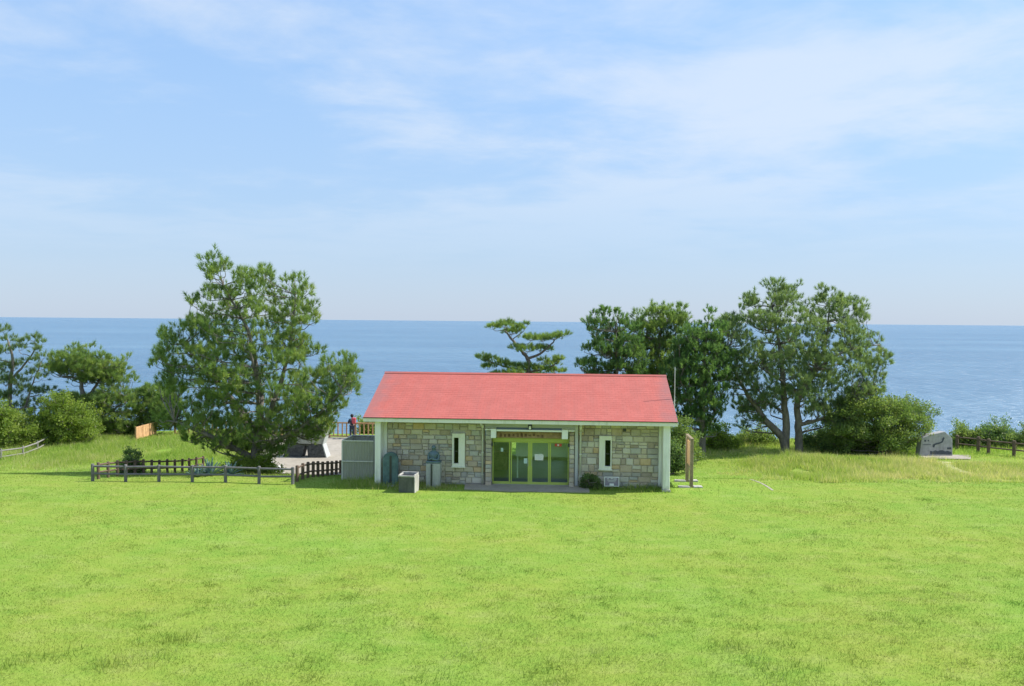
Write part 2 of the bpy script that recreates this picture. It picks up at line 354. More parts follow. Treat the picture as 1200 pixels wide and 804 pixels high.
# stone shapes shared by every stone of the walls
def stone_mesh(i):
    r = random.Random(i); v = []; f = []
    for z in (-.5, .5):
        for x in (-.5, .5): v.append((x, 0.5, z))
    for z in (-.5, .5):
        for x in (-.5, .5): v.append((x, -0.1, z))
    for z in (-.5, .5):
        for x in (-.5, .5): v.append((x * (0.86 + 0.08 * r.random()), -0.5 - 0.35 * r.random(), z * (0.78 + 0.12 * r.random())))
    q = lambda a, b: [(a, a + 1, b + 1, b), (a + 1, a + 3, b + 3, b + 1), (a + 3, a + 2, b + 2, b + 3), (a + 2, a, b, b + 2)]
    f = q(0, 4) + q(4, 8) + [(8, 9, 11, 10)]
    me = new_mesh('stone', v, f); me.materials.append(M['stone'])
    bm = bmesh.new(); bm.from_mesh(me); bmesh.ops.recalc_face_normals(bm, faces=bm.faces); bm.to_mesh(me); bm.free()
    return me
STONES = [stone_mesh(i) for i in range(7)]
def lay_stones(wall, x0, x1, z0, z1, yface, holes=(), wmin=0.22, wmax=0.58, rh=(0.185, 0.335), M4=None):
    z = z0; cnt = 0
    while z < z1 - 0.05:
        h = random.uniform(*rh)
        if z + h > z1 - 0.12: h = z1 - z
        x = x0
        while x < x1 - 0.02:
            wd = random.uniform(wmin, wmax)
            if x + wd > x1 - wmin * 0.7: wd = x1 - x
            segs = [(x, x + wd)]
            for (a, b, c_, d) in holes:
                if z < d and z + h > c_:
                    ns = []
                    for s0, s1 in segs:
                        if s1 <= a or s0 >= b: ns.append((s0, s1)); continue
                        if a - s0 > 0.06: ns.append((s0, a))
                        if s1 - b > 0.06: ns.append((b, s1))
                    segs = ns
            pieces = []
            for s0, s1 in segs:
                if s1 - s0 < wmax * .75 and h > .2 and random.random() < .42 and wmax > .4:
                    q_ = random.uniform(.4, .6); pieces += [(s0, s1, z, h * q_), (s0, s1, z + h * q_, h * (1 - q_))]
                else: pieces.append((s0, s1, z, h))
            for s0, s1, zb, hb in pieces:
                o = bpy.data.objects.new('stone', random.choice(STONES)); C.objects.link(o); o.parent = wall
                o.scale = ((s1 - s0) - 0.022, 0.03 + 0.04 * random.random(), hb - 0.018)
                l = Vector(((s0 + s1) / 2, yface - 0.002, zb + hb / 2))
                if M4 is not None: o.matrix_basis = M4 @ Matrix.Translation(l) @ Matrix.Diagonal((*o.scale, 1))
                else: o.location = l
                cnt += 1
            x += wd
        z += h
    return cnt
WIN = [(-3.21, -2.62, 0.86, 2.38), (3.55, 4.12, 0.86, 2.38)]
nst = 0
for (x0, x1, win) in ((-6.27, -1.70, WIN[0]), (2.60, 6.25, WIN[1])):
    wb = MB()
    a, b, c_, d = win
    for (u0, u1, z0, z1) in ((x0, a + .03, 0.06, WT), (b - .03, x1, 0.06, WT), (a + .03, b - .03, 0.06, c_ + .03), (a + .03, b - .03, d - .03, WT)):
        wb.box(u0, u1, 0.02, 0.26, z0, z1)
    wl = wb.build('wall', M['mortar'], bld)
    nst += lay_stones(wl, x0, x1, 0.06, WT - 0.02, 0.0, [(a, b, c_, d)])
# end fins, pilaster strips, side and back walls
for sx_, (fo, fi, pi_) in ((-1, (-6.68, -6.41, -6.27)), (1, (6.68, 6.37, 6.25))):
    MB().box(min(fo, fi), max(fo, fi), -0.8, 0.30, 0.0, WT).build('pillar', M['plaster'], bld, 0.012)
    MB().box(min(fo, fi) - 0.03, max(fo, fi) + 0.03, -0.84, -0.2, -0.2, 0.10).build('pillar_base', M['concrete'], bld, 0.01)
    MB().box(min(fi, pi_) - (0 if sx_ < 0 else 0.0), max(fi, pi_), -0.07, 0.28, 0.06, WT).build('pilaster', M['plaster'], bld, 0.008)
    xa, xb = (fo, fo + 0.22) if sx_ < 0 else (fo - 0.22, fo)
    MB().box(xa, xb, 0.302, 7.4, 0.06, WT).build('side_wall', M['plaster'], bld)
MB().box(-6.45, -4.0, 7.15, 7.398, 0.06, WT).box(-2.0, -1.0, 7.15, 7.398, 0.06, WT).box(2.0, 6.45, 7.15, 7.398, 0.06, WT).box(-4.0, 2.0, 7.15, 7.398, 2.3, WT).box(-4, -2, 7.15, 7.398, 0.06, 0.9).box(-1, 2, 7.15, 7.398, 0.06, 0.25).build('back_wall', M['plaster'], bld)
for (a, b, c_) in ((-4, -2, 0.9), (-1, 2, 0.25)):
    wn = MB().box(a, b, 7.2, 7.26, c_, c_ + .05).box(a, b, 7.2, 7.26, 2.25, 2.3).box(a, a + .05, 7.2, 7.26, c_ + .05, 2.25).box(b - .05, b, 7.2, 7.26, c_ + .05, 2.25).box((a + b) / 2 - .03, (a + b) / 2 + .03, 7.2, 7.26, c_ + .05, 2.25).build('added_rear_window', M['white'], bld)  # windows invented in the back wall to let daylight into the room
    MB().box(a + .05, b - .05, 7.225, 7.235, c_ + .05, 2.25).build('pane', M['glass'], wn)
MB().box(-6.44, 6.44, 0.3, 7.14, 0.061, 0.075).build('room_floor', M['floor_in'], bld)
MB().box(-6.44, 6.44, 0.3, 7.14, 2.80, 2.84).build('room_ceiling', M['room'], bld)
MB().box(-3.2, -3.1, 0.32, 5.0, 0.08, 2.8).box(3.6, 3.7, 0.32, 7.1, 0.08, 2.8).build('partition', M['room'], bld)
MB().box(-0.35, 2.4, 1.5, 1.58, 1.12, 2.4).box(-.3, -.24, 1.52, 1.56, .08, 1.12).box(2.3, 2.36, 1.52, 1.56, .08, 1.12).build('brightening_panel', M['room'], bld)  # white board added behind the doors to lighten their upper panes
MB().box(-2.6, -0.9, 3.6, 4.2, 0.08, 1.0).build('counter', M['wood_sign'], bld, 0.01)
# roof
EX0, EX1, EY, RY, EZ, RZ, BYY = -7.17, 6.98, -1.0, 3.7, 3.17, 4.93, 8.4
NC = 24
def slope(ya, za, yb, zb, flip):
    v = []; f = []; uv = []
    L_ = math.hypot(yb - ya, zb - za); up = Vector((0, -(zb - za), (yb - ya))).normalized()
    if up.z < 0: up = -up
    for k in range(NC):
        t0, t1 = k / NC, (k + 1) / NC; l0 = 0.006; l1 = 0.002
        for tt, lift in ((t0, 0.0), (t0, l0), (t1, l1)):
            y = ya + (yb - ya) * tt + up.y * lift; z = za + (zb - za) * tt + up.z * lift
            for x in (EX0, EX1): v.append((x, y, z)); uv.append((x, L_ * tt + (0 if flip else 0)))
        b = k * 6; f += [(b, b + 1, b + 3, b + 2), (b + 2, b + 3, b + 5, b + 4)]
    me = new_mesh('roof_slope', v, f); ul = me.uv_layers.new(name='UVMap')
    for lp in me.loops: ul.data[lp.index].uv = uv[lp.vertex_index]
    return me
roof_deck = MB().prism([(EY, EZ - 0.13), (RY, RZ - 0.13), (BYY, EZ - 0.13), (BYY, EZ - 0.004), (RY, RZ - 0.004), (EY, EZ - 0.004)], EX0 + 0.02, EX1 - 0.02, Matrix(((0, 1, 0, 0), (1, 0, 0, 0), (0, 0, 1, 0), (0, 0, 0, 1)))).build('roof', M['soffit'], bld)
link('roof_slope', slope(EY - 0.03, EZ, RY, RZ, False), M['roof'], roof_deck)
link('roof_slope', slope(BYY + 0.03, EZ, RY, RZ, True), M['roof'], roof_deck)
MB().prism([(RY - 0.17, RZ - 0.035), (RY, RZ + 0.045), (RY + 0.17, RZ - 0.035), (RY, RZ + 0.015)], EX0 - 0.01, EX1 + 0.01, Matrix(((0, 1, 0, 0), (1, 0, 0, 0), (0, 0, 1, 0), (0, 0, 0, 1)))).build('ridge_cap', M['roof'], roof_deck)
MB().box(EX0, EX1, EY - 0.004, EY + 0.05, EZ - 0.20, EZ - 0.03).build('fascia', M['trim'], roof_deck)
MB().box(EX0 - .005, EX1 + .005, EY - 0.05, EY - 0.006, EZ - 0.032, EZ - 0.004).build('eave_edge_strip', M['dark_metal'], roof_deck)  # thin dark strip along the top of the fascia
MB().box(EX0 + 0.02, EX1 - 0.02, EY + 0.05, 0.05, EZ - 0.21, EZ - 0.17).build('soffit', M['soffit'], roof_deck)
for xv in (EX0, EX1 - 0.04):
    for (ya, yb) in ((EY, RY), (BYY, RY)):
        MB().beam((xv + 0.02, ya, EZ - 0.11), (xv + 0.02, yb, RZ - 0.11), 0.05, 0.17).build('bargeboard', M['trim'], roof_deck)
for xg in (-6.66, 6.46):
    MB().prism([(0.0, WT), (7.4, WT), (3.7, RZ - 0.2)], xg, xg + 0.2, Matrix(((0, 1, 0, 0), (1, 0, 0, 0), (0, 0, 1, 0), (0, 0, 0, 1)))).build('gable', M['plaster'], bld)
# slit windows in white boxes
for i, (a, b, c_, d) in enumerate(WIN):
    s0, s1 = (a + 0.08, a + 0.30) if i == 0 else (b - 0.30, b - 0.05)
    fr = MB().box(a, s0, -0.16, 0.2, c_, d).box(s1, b, -0.16, 0.2, c_, d).box(s0, s1, -0.16, 0.2, c_, c_ + 0.13).box(s0, s1, -0.16, 0.2, d - 0.19, d).build('window', M['trim'], bld)
    MB().box(s0, s1, 0.03, 0.04, c_ + .13, d - .19).build('pane', M['glass_dark'], fr)
    MB().box(s0, s1, 0.0, 0.03, 1.52, 1.56).box(s0, s0 + .025, 0.0, 0.03, c_ + .13, d - .19).box(s1 - .025, s1, 0.0, 0.03, c_ + .13, d - .19).build('sash', M['dark_metal'], fr)
    MB().box(a - .03, b + .03, -0.2, 0.0, c_ - 0.05, c_ - 0.002).build('sill', M['trim'], fr)
    MB().box(a, b, 0.22, 0.4, c_, d).build('window_back', M['dark_metal'], fr)
# entrance: stone piers, pipes, canopy bar, sign board, doors
for (a, b) in ((-1.66, -1.36), (2.18, 2.42)):
    pr = MB().box(a + .02, b - .02, -0.22, 0.3, 0.0, 2.55).build('pier', M['stone'], bld)
    nst += lay_stones(pr, a, b, 0.02, 2.55, -0.24, wmin=0.2, wmax=0.3, rh=(0.18, 0.26))
MB().box(2.44, 2.585, -0.06, 0.28, 0.06, WT).build('pilaster', M['grey_panel'], bld, 0.006)
MB().box(-1.70, 2.59, 0.02, 0.24, 2.55, WT).build('lintel_panel', M['grey_panel'], bld)
for k, xp in enumerate((-1.80, 2.70)):
    dp = MB().tube([(xp, -0.96, 2.99), (xp, -0.9, 2.9), (xp, -0.18, 2.84), (xp, -0.13, 2.76), (xp, -0.13, 0.06)], 0.042, 8).build('downpipe', M['pipe'], bld, smooth=True)
    for z in (0.5, 1.5, 2.5): MB().box(xp - .06, xp + .06, -0.19, -0.07, z, z + .035).build('bracket', M['pipe'], dp)
    MB().lathe([(0.05, 0), (0.065, 0.02), (0.065, 0.12), (0.045, 0.14)], 10, (xp, -0.13, 2.66)).build('collar', M['trim'], dp)
cn = MB().box(-1.14, 1.84, -0.62, -0.50, 2.58, 2.66).build('canopy_bar', M['white'], bld, 0.01)
MB().tube([(-1.14, -0.42, 2.68), (1.84, -0.42, 2.68)], 0.06, 10).build('canopy_roller', plain('blue_grey_fabric', (0.16, 0.20, 0.27), 0.8, 0.1, 3, 0.1), cn)
for (a, b, e0, e1) in ((-1.38, -1.141, -1.66, -1.381), (1.841, 2.12, 2.121, 2.42)):
    MB().box(a, b, -0.66, -0.246, 2.27, 2.69).build('canopy_bracket', M['white'], cn, 0.012)
    MB().box(e0, e1, -0.50, -0.30, 2.60, 2.655).build('canopy_end_plate', M['white'], cn, 0.006)
sb = MB().box(-1.14, 1.84, -0.12, 0.0, 2.22, 2.50).build('sign_board', M['wood_sign'], bld, 0.01)
lt = MB(); xx = -1.02; r = random.Random(8)
while xx < 0.95:                                             # worn carved characters, too faint to read
    for q in range(3):
        zc = 2.36 + r.uniform(-.06, .06)
        if r.random() < .5: lt.box(xx, xx + .12, -0.128, -0.118, zc - .012, zc + .012)
        else: lt.box(xx + r.uniform(0, .1), xx + r.uniform(.101, .125), -0.127, -0.118, zc - .06, zc + .06)
    xx += 0.19
tag(lt.build('lettering', M['ink'], sb), kind='stuff')
lamp = MB().lathe([(0.02, 0.27), (0.09, 0.24), (0.10, 0.2), (0.10, 0.02), (0.08, 0.0)][::-1], 10, (0.40, -0.55, 2.66)).build('entrance_lamp', M['dark_metal'], bld)
MB().box(0.35, 0.45, -0.665, -0.64, 2.69, 2.84).build('lamp_glass', M['paper'], lamp, 0.008)
MB().tube([(0.40, -0.55, 2.91), (0.40, -0.55, 2.985)], 0.015, 6).build('lamp_stem', M['dark_metal'], lamp)
dr = MB().box(-1.355, 2.175, 0.02, 0.16, 2.03, 2.20).box(-1.355, 2.175, 0.02, 0.16, 0.06, 0.11).box(-1.355, -1.30, 0.02, 0.16, 0.11, 2.03).box(2.12, 2.175, 0.02, 0.16, 0.11, 2.03).build('door_frame', M['lime'], bld, 0.006)
for (a, b, y, l, rr) in ((-1.30, -0.53, 0.09, 0.0, 0.06), (-0.50, 0.385, 0.06, 0.05, 0.10), (0.39, 1.27, 0.06, 0.10, 0.05), (1.28, 2.12, 0.09, 0.07, 0.0)):
    d_ = MB()
    if l: d_.box(a, a + l, y - .02, y + .03, 0.11, 2.03)
    if rr: d_.box(b - rr, b, y - .02, y + .03, 0.11, 2.03)
    d_.box(a + l, b - rr, y - .018, y + .028, 0.11, 0.17).box(a + l, b - rr, y - .018, y + .028, 1.985, 2.03)
    do = d_.build('door', M['lime'], bld)
    MB().box(a + l, b - rr, y, y + .012, 0.17, 1.985).build('pane', M['glass'], do)
    if a == -1.30: MB().box(-0.97, -0.86, y - .006, y - .001, 1.55, 1.72).build('notice', M['paper_blue'], do)
    if a == -0.50:
        MB().box(0.10, 0.26, y - .006, y - .001, 1.02, 1.26).build('notice', M['paper_blue'], do); MB().box(0.29, 0.31, y - .06, y - .03, 0.9, 1.2).build('handle', M['steel'], do)
    if a == 0.39:
        no = MB().box(0.60, 1.00, y - .006, y - .001, 1.18, 1.46).build('notice', M['paper'], do); q = MB()
        for k, zz_ in enumerate((1.40, 1.35, 1.30, 1.25)): q.box(0.65, 0.95 - .07 * (k % 2), y - .0085, y - .0062, zz_ - .009, zz_ + .009)
        q.build('print_lines', M['grey_panel'], no); MB().box(0.46, 0.48, y - .06, y - .03, 0.9, 1.2).build('handle', M['steel'], do)
    if a == 1.28:
        no = MB().box(1.52, 1.84, y - .006, y - .001, 1.83, 1.96).build('notice', M['red'], do); MB().box(1.64, 1.72, y - .0085, y - .0062, 1.86, 1.93).build('print', M['paper'], no)
for xs_ in (-1.34, 2.16): MB().box(xs_ - .04, xs_ + .04, -0.34, -0.25, 1.86, 2.02).build('door_sensor', M['dark_metal'], bld, 0.01)
MB().box(4.62, 4.78, -0.06, 0.1, 2.58, 2.72).build('vent', M['dark_metal'], bld, 0.01)
an = MB().tube([(7.10, 1.2, 3.3), (7.10, 1.2, 5.5)], 0.022, 6).build('antenna_mast', M['steel'], bld)
MB().tube([(6.66, 1.2, 4.2 - .35), (7.10, 1.2, 4.2 - .35)], 0.02, 6).tube([(6.66, 1.2, 3.36), (7.10, 1.2, 3.36)], 0.02, 6).build('mast_bracket', M['steel'], an)
print('stones', nst)

# entrance apron
pts = [(-2.6, -0.05), (3.1, -0.05), (3.1, -1.25), (1.2, -1.55), (-1.0, -1.45), (-2.5, -1.3)]
ap = MB().add([(x, y, 0.05) for x, y in pts] + [(x, y, -0.25) for x, y in pts], [tuple(range(6)), tuple(range(11, 5, -1))] + [(i, i + 6, (i + 1) % 6 + 6, (i + 1) % 6) for i in range(6)]).build('entrance_pavement', M['paving'])
ap.matrix_world = Matrix.Translation((BX, BY, 0)) @ Matrix.Rotation(R(-3.6), 4, 'Z'); tag(ap, 'worn pale paving in front of the glass doors', 'pavement', kind='structure')

# ------------------------------------------------------------------ corrugated enclosure left of the building
M['screen'] = plain('grey_green_sheet', (0.43, 0.435, 0.37), 0.55, 0.06, 1.5, 0.05, dirt=(0.85, 0.85, 0.8))
p0 = at(401, 563, 40.7)
enc = thing('screen_enclosure', 'open topped grey green corrugated sheet enclosure beside the building', 'enclosure', (p0.x, 40.7, -0.2), R(-3.6))
def corr(x0, x1, y0, y1, z0, z1):
    n = int(max(abs(x1 - x0), abs(y1 - y0)) / 0.075) * 2; mb = MB(); vs = []; fs = []
    nx_, ny_ = (0, 1) if abs(x1 - x0) > abs(y1 - y0) else (1, 0)
    for i in range(n + 1):
        tt = i / n; o = 0.022 * (1 if (i // 1) % 2 else -1)
        for s_ in (0, 0.006):
            for z in (z0, z1): vs.append((x0 + (x1 - x0) * tt + nx_ * (o + s_), y0 + (y1 - y0) * tt + ny_ * (o + s_), z))
    for i in range(n): a = i * 4; b = a + 4; fs += [(a, b, b + 1, a + 1), (a + 2, a + 3, b + 3, b + 2), (a + 1, b + 1, b + 3, a + 3), (a, a + 2, b + 2, b)]
    return mb.add(vs, fs)
ew = 1.52
for args in ((0.03, ew, 0, 0), (0.03, ew, 1.95, 1.95), (0, 0, 0.05, 1.9)):
    corr(args[0], args[1], args[2], args[3], 0.08, 1.98).build('sheet_panel', M['screen'], enc)
for z in (0.04, 1.0, 1.98): MB().box(0.0, ew, -0.06, -0.03, z, z + .05).build('rail', M['pipe'], enc)
for z in (1.98,):
    MB().box(-0.03, 0.03, 0.0, 1.92, z + .002, z + .04).build('rail', M['pipe'], enc); MB().box(0.0, ew, 1.9, 1.99, z + .002, z + .04).build('rail', M['pipe'], enc)
for (x, y) in ((0, 0), (0, 1.95), (ew, 1.95)): MB().box(x - .03, x + .03, y - .03, y + .03, -0.4, 1.97).build('post', M['pipe'], enc)

# ------------------------------------------------------------------ things in front of the wall
M['patina'] = plain('blue_green_stone', (0.085, 0.145, 0.15), 0.7, 0.35, 5, 0.4, dirt=(1.5, 1.4, 1.3))
M['bronze'] = plain('bronze', (0.12, 0.175, 0.20), 0.5, 0.3, 6, 0.2, 0.3)
M['granite'] = plain('granite', (0.40, 0.42, 0.41), 0.75, 0.12, 10, 0.2, dirt=(0.75, 0.75, 0.74))
x = X_at(458, 38.9); st_ = thing('stone_stele', 'dark blue green round topped stone slab standing by the white corner pillar', 'stele', (x, 38.9, 0), R(-4))
arc = [(-0.34, -0.1), (0.34, -0.1), (0.35, 1.22)] + [(0.35 * math.cos(R(a)), 1.22 + 0.33 * math.sin(R(a))) for a in range(15, 180, 15)] + [(-0.35, 1.22)]
MB().prism(arc, -0.10, 0.12).build('slab', M['patina'], st_, 0.02)
MB().prism([(-0.03, 0.15), (0.07, 0.15), (0.07, 1.4), (-0.03, 1.4)], -0.118, -0.098).build('inscription', M['dark_metal'], st_)
MB().box(-0.42, 0.42, -0.24, 0.24, -0.15, 0.07).build('base', M['concrete'], st_, 0.02)

x = X_at(508.5, 38.75); bs = thing('bust_statue', 'dark bronze bust with folded arms on a pale stone pedestal', 'statue', (x, 38.75, 0), R(-3))
MB().add([(-.31, -.2, -.1), (.31, -.2, -.1), (.31, .24, -.1), (-.31, .24, -.1), (-.33, -.22, 1.10), (.33, -.22, 1.10), (.33, .26, 1.10), (-.33, .26, 1.10)], [(0, 3, 2, 1), (4, 5, 6, 7), (0, 1, 5, 4), (1, 2, 6, 5), (2, 3, 7, 6), (3, 0, 4, 7)]).build('pedestal', M['granite'], bs, 0.015)
MB().box(-0.10, -0.03, -0.27, -0.2, -0.1, 1.08).build('dark_strip', M['dark_metal'], bs)  # dark upright strip down the pedestal front
me = bpy.data.meshes.new('bust'); vs = [(0, 0, 1.22), (0, 0.01, 1.42), (0, 0.0, 1.58), (0, -.005, 1.66), (0, -.02, 1.76), (0, -.03, 1.83), (.17, .0, 1.54), (.235, -.02, 1.38), (.21, -.10, 1.24), (.08, -.18, 1.28), (-.06, -.19, 1.27), (-.17, .0, 1.54), (-.235, -.02, 1.38), (-.21, -.10, 1.24), (-.08, -.17, 1.33), (.06, -.18, 1.34)]
es = [(0, 1), (1, 2), (2, 3), (3, 4), (4, 5), (2, 6), (6, 7), (7, 8), (8, 9), (9, 10), (2, 11), (11, 12), (12, 13), (13, 14), (14, 15)]
rd = [.20, .20, .15, .065, .105, .085, .09, .085, .07, .055, .045, .09, .085, .07, .055, .045]
me.from_pydata(vs, es, []); sv = me.skin_vertices or None
def skin_obj(name, vs, es, rd, material, parent, root=0, sub=1):
    me = bpy.data.meshes.new(name); me.from_pydata(vs, es, [])
    bm = bmesh.new(); bm.from_mesh(me); lay = bm.verts.layers.skin.verify(); bm.verts.ensure_lookup_table()
    for i, r_ in enumerate(rd):
        rr_ = r_ if hasattr(r_, '__len__') else (r_, r_); bm.verts[i][lay].radius = rr_; bm.verts[i][lay].use_root = (i == root)
    bm.to_mesh(me); bm.free(); o = link(name, me, material, parent)
    o.modifiers.new('skin', 'SKIN').use_smooth_shade = True
    sm = o.modifiers.new('sub', 'SUBSURF'); sm.levels = sub; sm.render_levels = sub
    return o
bpy.data.meshes.remove(me)
bu = skin_obj('bust', vs, es, rd, M['bronze'], bs)
MB().lathe([(0.02, 1.70), (0.075, 1.72), (0.105, 1.78), (0.098, 1.85), (0.06, 1.895), (0.01, 1.905)], 12, (0, -.02, 0)).build('head', M['bronze'], bu, smooth=True)
MB().add([(-.016, -.12, 1.785), (.016, -.12, 1.785), (0, -.145, 1.77), (0, -.115, 1.83)], [(0, 1, 2), (0, 2, 3), (1, 3, 2), (0, 3, 1)]).build('nose', M['bronze'], bu)
MB().box(-0.34, 0.34, -0.24, 0.27, 1.10, 1.20).build('bust_base', M['bronze'], bs, 0.03)

x = X_at(479.5, 37.75); bn = thing('concrete_box', 'square concrete box with pale rim and sunk top on the grass', 'box', (x, 37.6, 0), R(-9))
bw, bd, bh = 0.37, 0.36, 0.76
MB().box(-bw + .02, bw - .02, -bd + .02, bd - .02, -0.1, bh - 0.06).build('body', plain('stained_concrete', (0.11, 0.115, 0.105), 0.9, 0.25, 3, 0.4, dirt=(0.5, 0.52, 0.5)), bn, 0.012)
MB().box(-bw, bw, -bd, -bd + .07, bh - .058, bh + .01).box(-bw, bw, bd - .07, bd, bh - .058, bh + .07).box(-bw, -bw + .06, -bd + .07, bd - .07, bh - .058, bh + .04).box(bw - .06, bw, -bd + .07, bd - .07, bh - .058, bh + .04).build('rim', M['concrete'], bn, 0.008)
MB().box(-bw + .06, bw - .06, -bd + .07, bd - .07, bh - .055, bh - .02).build('top_plate', M['dark_metal'], bn)
MB().box(bw - .018, bw + .015, -bd + .01, bd - .01, -0.1, bh - .06).build('sunlit_side_slab', M['concrete'], bn)  # paler slab that paints the sunlit right face of the box

x = X_at(717.5, 38.55); sg = thing('small_sign', 'small white framed purple grey sign on a short brown stake', 'sign', (x, 38.55, 0), R(-2))
M['sign_face'] = plain('purple_grey_print', (0.25, 0.22, 0.28), 0.6, 0.12, 4, 0)
MB().box(-0.03, 0.03, -0.02, 0.03, -0.2, 0.30).build('stake', M['wood_sign'], sg)
pn = MB().box(-0.34, 0.34, -0.05, -0.021, 0.13, 0.57).build('board', M['white'], sg, 0.006)
MB().box(-0.305, 0.305, -0.055, -0.051, 0.165, 0.535).build('face', M['sign_face'], pn)
q = MB().box(-0.10, 0.10, -0.06, -0.056, 0.17, 0.27)
for (a, b, z) in ((-.22, -.12, .46), (-.05, .06, .47), (.08, .22, .46), (-.20, .2, .40), (-.16, .17, .34)): q.box(a, b, -0.06, -0.056, z, z + (.03 if z > .42 else .014))
tag(q.build('lettering', M['white'], pn), kind='stuff')

M['board_wood'] = plain('weathered_wood', (0.23, 0.185, 0.12), 0.85, 0.3, 4, 0.3)
nb = thing('notice_board', 'tall wooden notice board seen edge on, right of the building', 'notice board', (X_at(811, 39.2), 39.2, 0), 0)
bx_ = X_at(806, 40.7) - X_at(811, 39.2)
for (x, y) in ((0, 0), (bx_, 1.5)):
    MB().box(x - .075, x + .075, y - .075, y + .075, -0.4, 2.2).build('post', M['board_wood'], nb, 0.012)
    MB().box(x - .6, x - .08, y - .16, y + .14, -0.15, 0.05).build('base_slab', M['concrete'], nb, 0.015)
    MB().box(x + .08, x + .5, y - .17, y + .15, -0.15, 0.06).build('base_slab', M['concrete'], nb, 0.015)
MB().beam((0.003, 0.08, 1.45), (bx_ - .003, 1.42, 1.45), 0.05, 1.1).build('panel', plain('faded_orange_board', (0.40, 0.24, 0.11), 0.7, 0.2, 3, 0.1), nb)
MB().beam((0, -0.15, 2.23), (bx_, 1.65, 2.23), 0.13, 0.05).build('top_board', M['board_wood'], nb)

# ------------------------------------------------------------------ fences
M['fence'] = plain('dark_fence_wood', (0.15, 0.145, 0.15), 0.8, 0.25, 5, 0.3)
M['fence_brown'] = plain('brown_fence_wood', (0.135, 0.095, 0.07), 0.85, 0.3, 5, 0.3)
M['fence_grey'] = plain('pale_fence_wood', (0.23, 0.22, 0.205), 0.8, 0.15, 4, 0.3)
M['deck'] = plain('orange_timber', (0.52, 0.31, 0.155), 0.7, 0.22, 4, 0.25)
def fence(name, label, pts, hgt, rails, m_, pr=0.075, rr_=0.05, group=None):
    o0 = Vector((pts[0][0], pts[0][1], ghs(*pts[0]))); th = thing(name, label, 'fence', o0, 0, group); loc = []
    for (x, y) in pts:
        b = Vector((x, y, ghs(x, y))) - o0; loc.append(b); h = hgt * random.uniform(.97, 1.03)
        a = random.uniform(-.012, .012); MB().tube([b + Vector((0, 0, -.35)), b + Vector((a, 0, h - .06)), b + Vector((a, 0, h - .015)), b + Vector((a, 0, h))], [pr, pr, pr * .93, pr * .62], 9).build('post', m_, th)
    for a, b in zip(loc[:-1], loc[1:]):
        for z in rails:
            j = random.uniform(-.012, .012); MB().tube([a + Vector((0, 0, z + j)), b + Vector((0, 0, z - j))], [rr_, rr_ * .96], 7).build('rail', m_, th)
    return th
def lin(p, q, n): return [(p[0] + (q[0] - p[0]) * i / n, p[1] + (q[1] - p[1]) * i / n) for i in range(n + 1)]
A = (X_at(108.5, 39.6), 39.6); B = (X_at(343, 39.2), 39.2)
fence('rail_fence', 'dark two rail wooden fence facing the lawn below the big pine', lin(A, B, 6), 0.80, (0.34, 0.69), M['fence'])
A2 = (A[0], A[1] + 0.55); Cc = (X_at(238, 48.3), 48.3)
fence('rail_fence', 'dark wooden fence run going back from the far left fence corner', lin(A2, Cc, 13)[0:], 0.80, (0.34, 0.69), M['fence_brown'], 0.07, 0.045)
B2 = (B[0] + 0.02, B[1] + 0.75); D = (X_at(399, 46.8), 46.8)
fence('rail_fence', 'dark wooden fence run going back beside the corrugated enclosure', lin(B2, D, 9), 0.78, (0.30, 0.66), M['fence_brown'], 0.08, 0.045)
# pale curved fence far left
pts = [(X_at(px, Y), Y) for px, Y in ((-48, 49.0), (-24, 50), (1, 51.0), (27, 52.2), (44, 54), (58, 56.5), (70, 59.5))]
fence('rail_fence', 'pale grey rail fence curving below the trees at the left edge', pts, 0.62, (0.14, 0.5), M['fence_grey'], 0.05, 0.045)
pts = [(X_at(px, Y), Y) for px, Y in ((1122, 58.5), (1147, 57.5), (1159, 56.8), (1189, 55.8), (1215, 55), (1240, 54))]
fence('rail_fence', 'dark brown rail fence behind the carved memorial stone at right', pts, 1.0, (0.4, 0.85), M['fence_brown'], 0.11, 0.05)

# timber deck railing on the cliff edge, a thing of its own for each straight run
def railing(label, pts, hgt=1.1, step=0.33):
    o0 = Vector((pts[0][0], pts[0][1], ghs(*pts[0]))); th = thing('timber_railing', label, 'railing', o0)
    for (p, q) in zip(pts[:-1], pts[1:]):
        a = Vector((p[0], p[1], ghs(*p))) - o0; b = Vector((q[0], q[1], ghs(*q))) - o0; n = max(1, round((b - a).length / step))
        for z, hh in ((hgt, .1), (.16, .09)): MB().beam(a + Vector((0, 0, z)), b + Vector((0, 0, z)), .09, hh).build('rail', M['deck'], th)
        for i in range(n + 1):
            c = a.lerp(b, i / n); big = i % 6 == 0 or i == n; s_ = .065 if big else .045
            MB().box(c.x - s_, c.x + s_, c.y - s_ * .7, c.y + s_ * .7, c.z - (.3 if big else -.12), c.z + hgt - (.052 if not big else -.04)).build('post' if big else 'baluster', M['deck'], th)
    return th
railing('orange timber railing with balusters on the cliff edge where a person leans', [(X_at(386, 61.6), 61.6), (X_at(452, 61.2), 61.2)], 1.12)
railing('orange timber railing half hidden behind the big pine', [(X_at(205, 61.6), 61.6), (X_at(330, 61.8), 61.8)], 1.05)
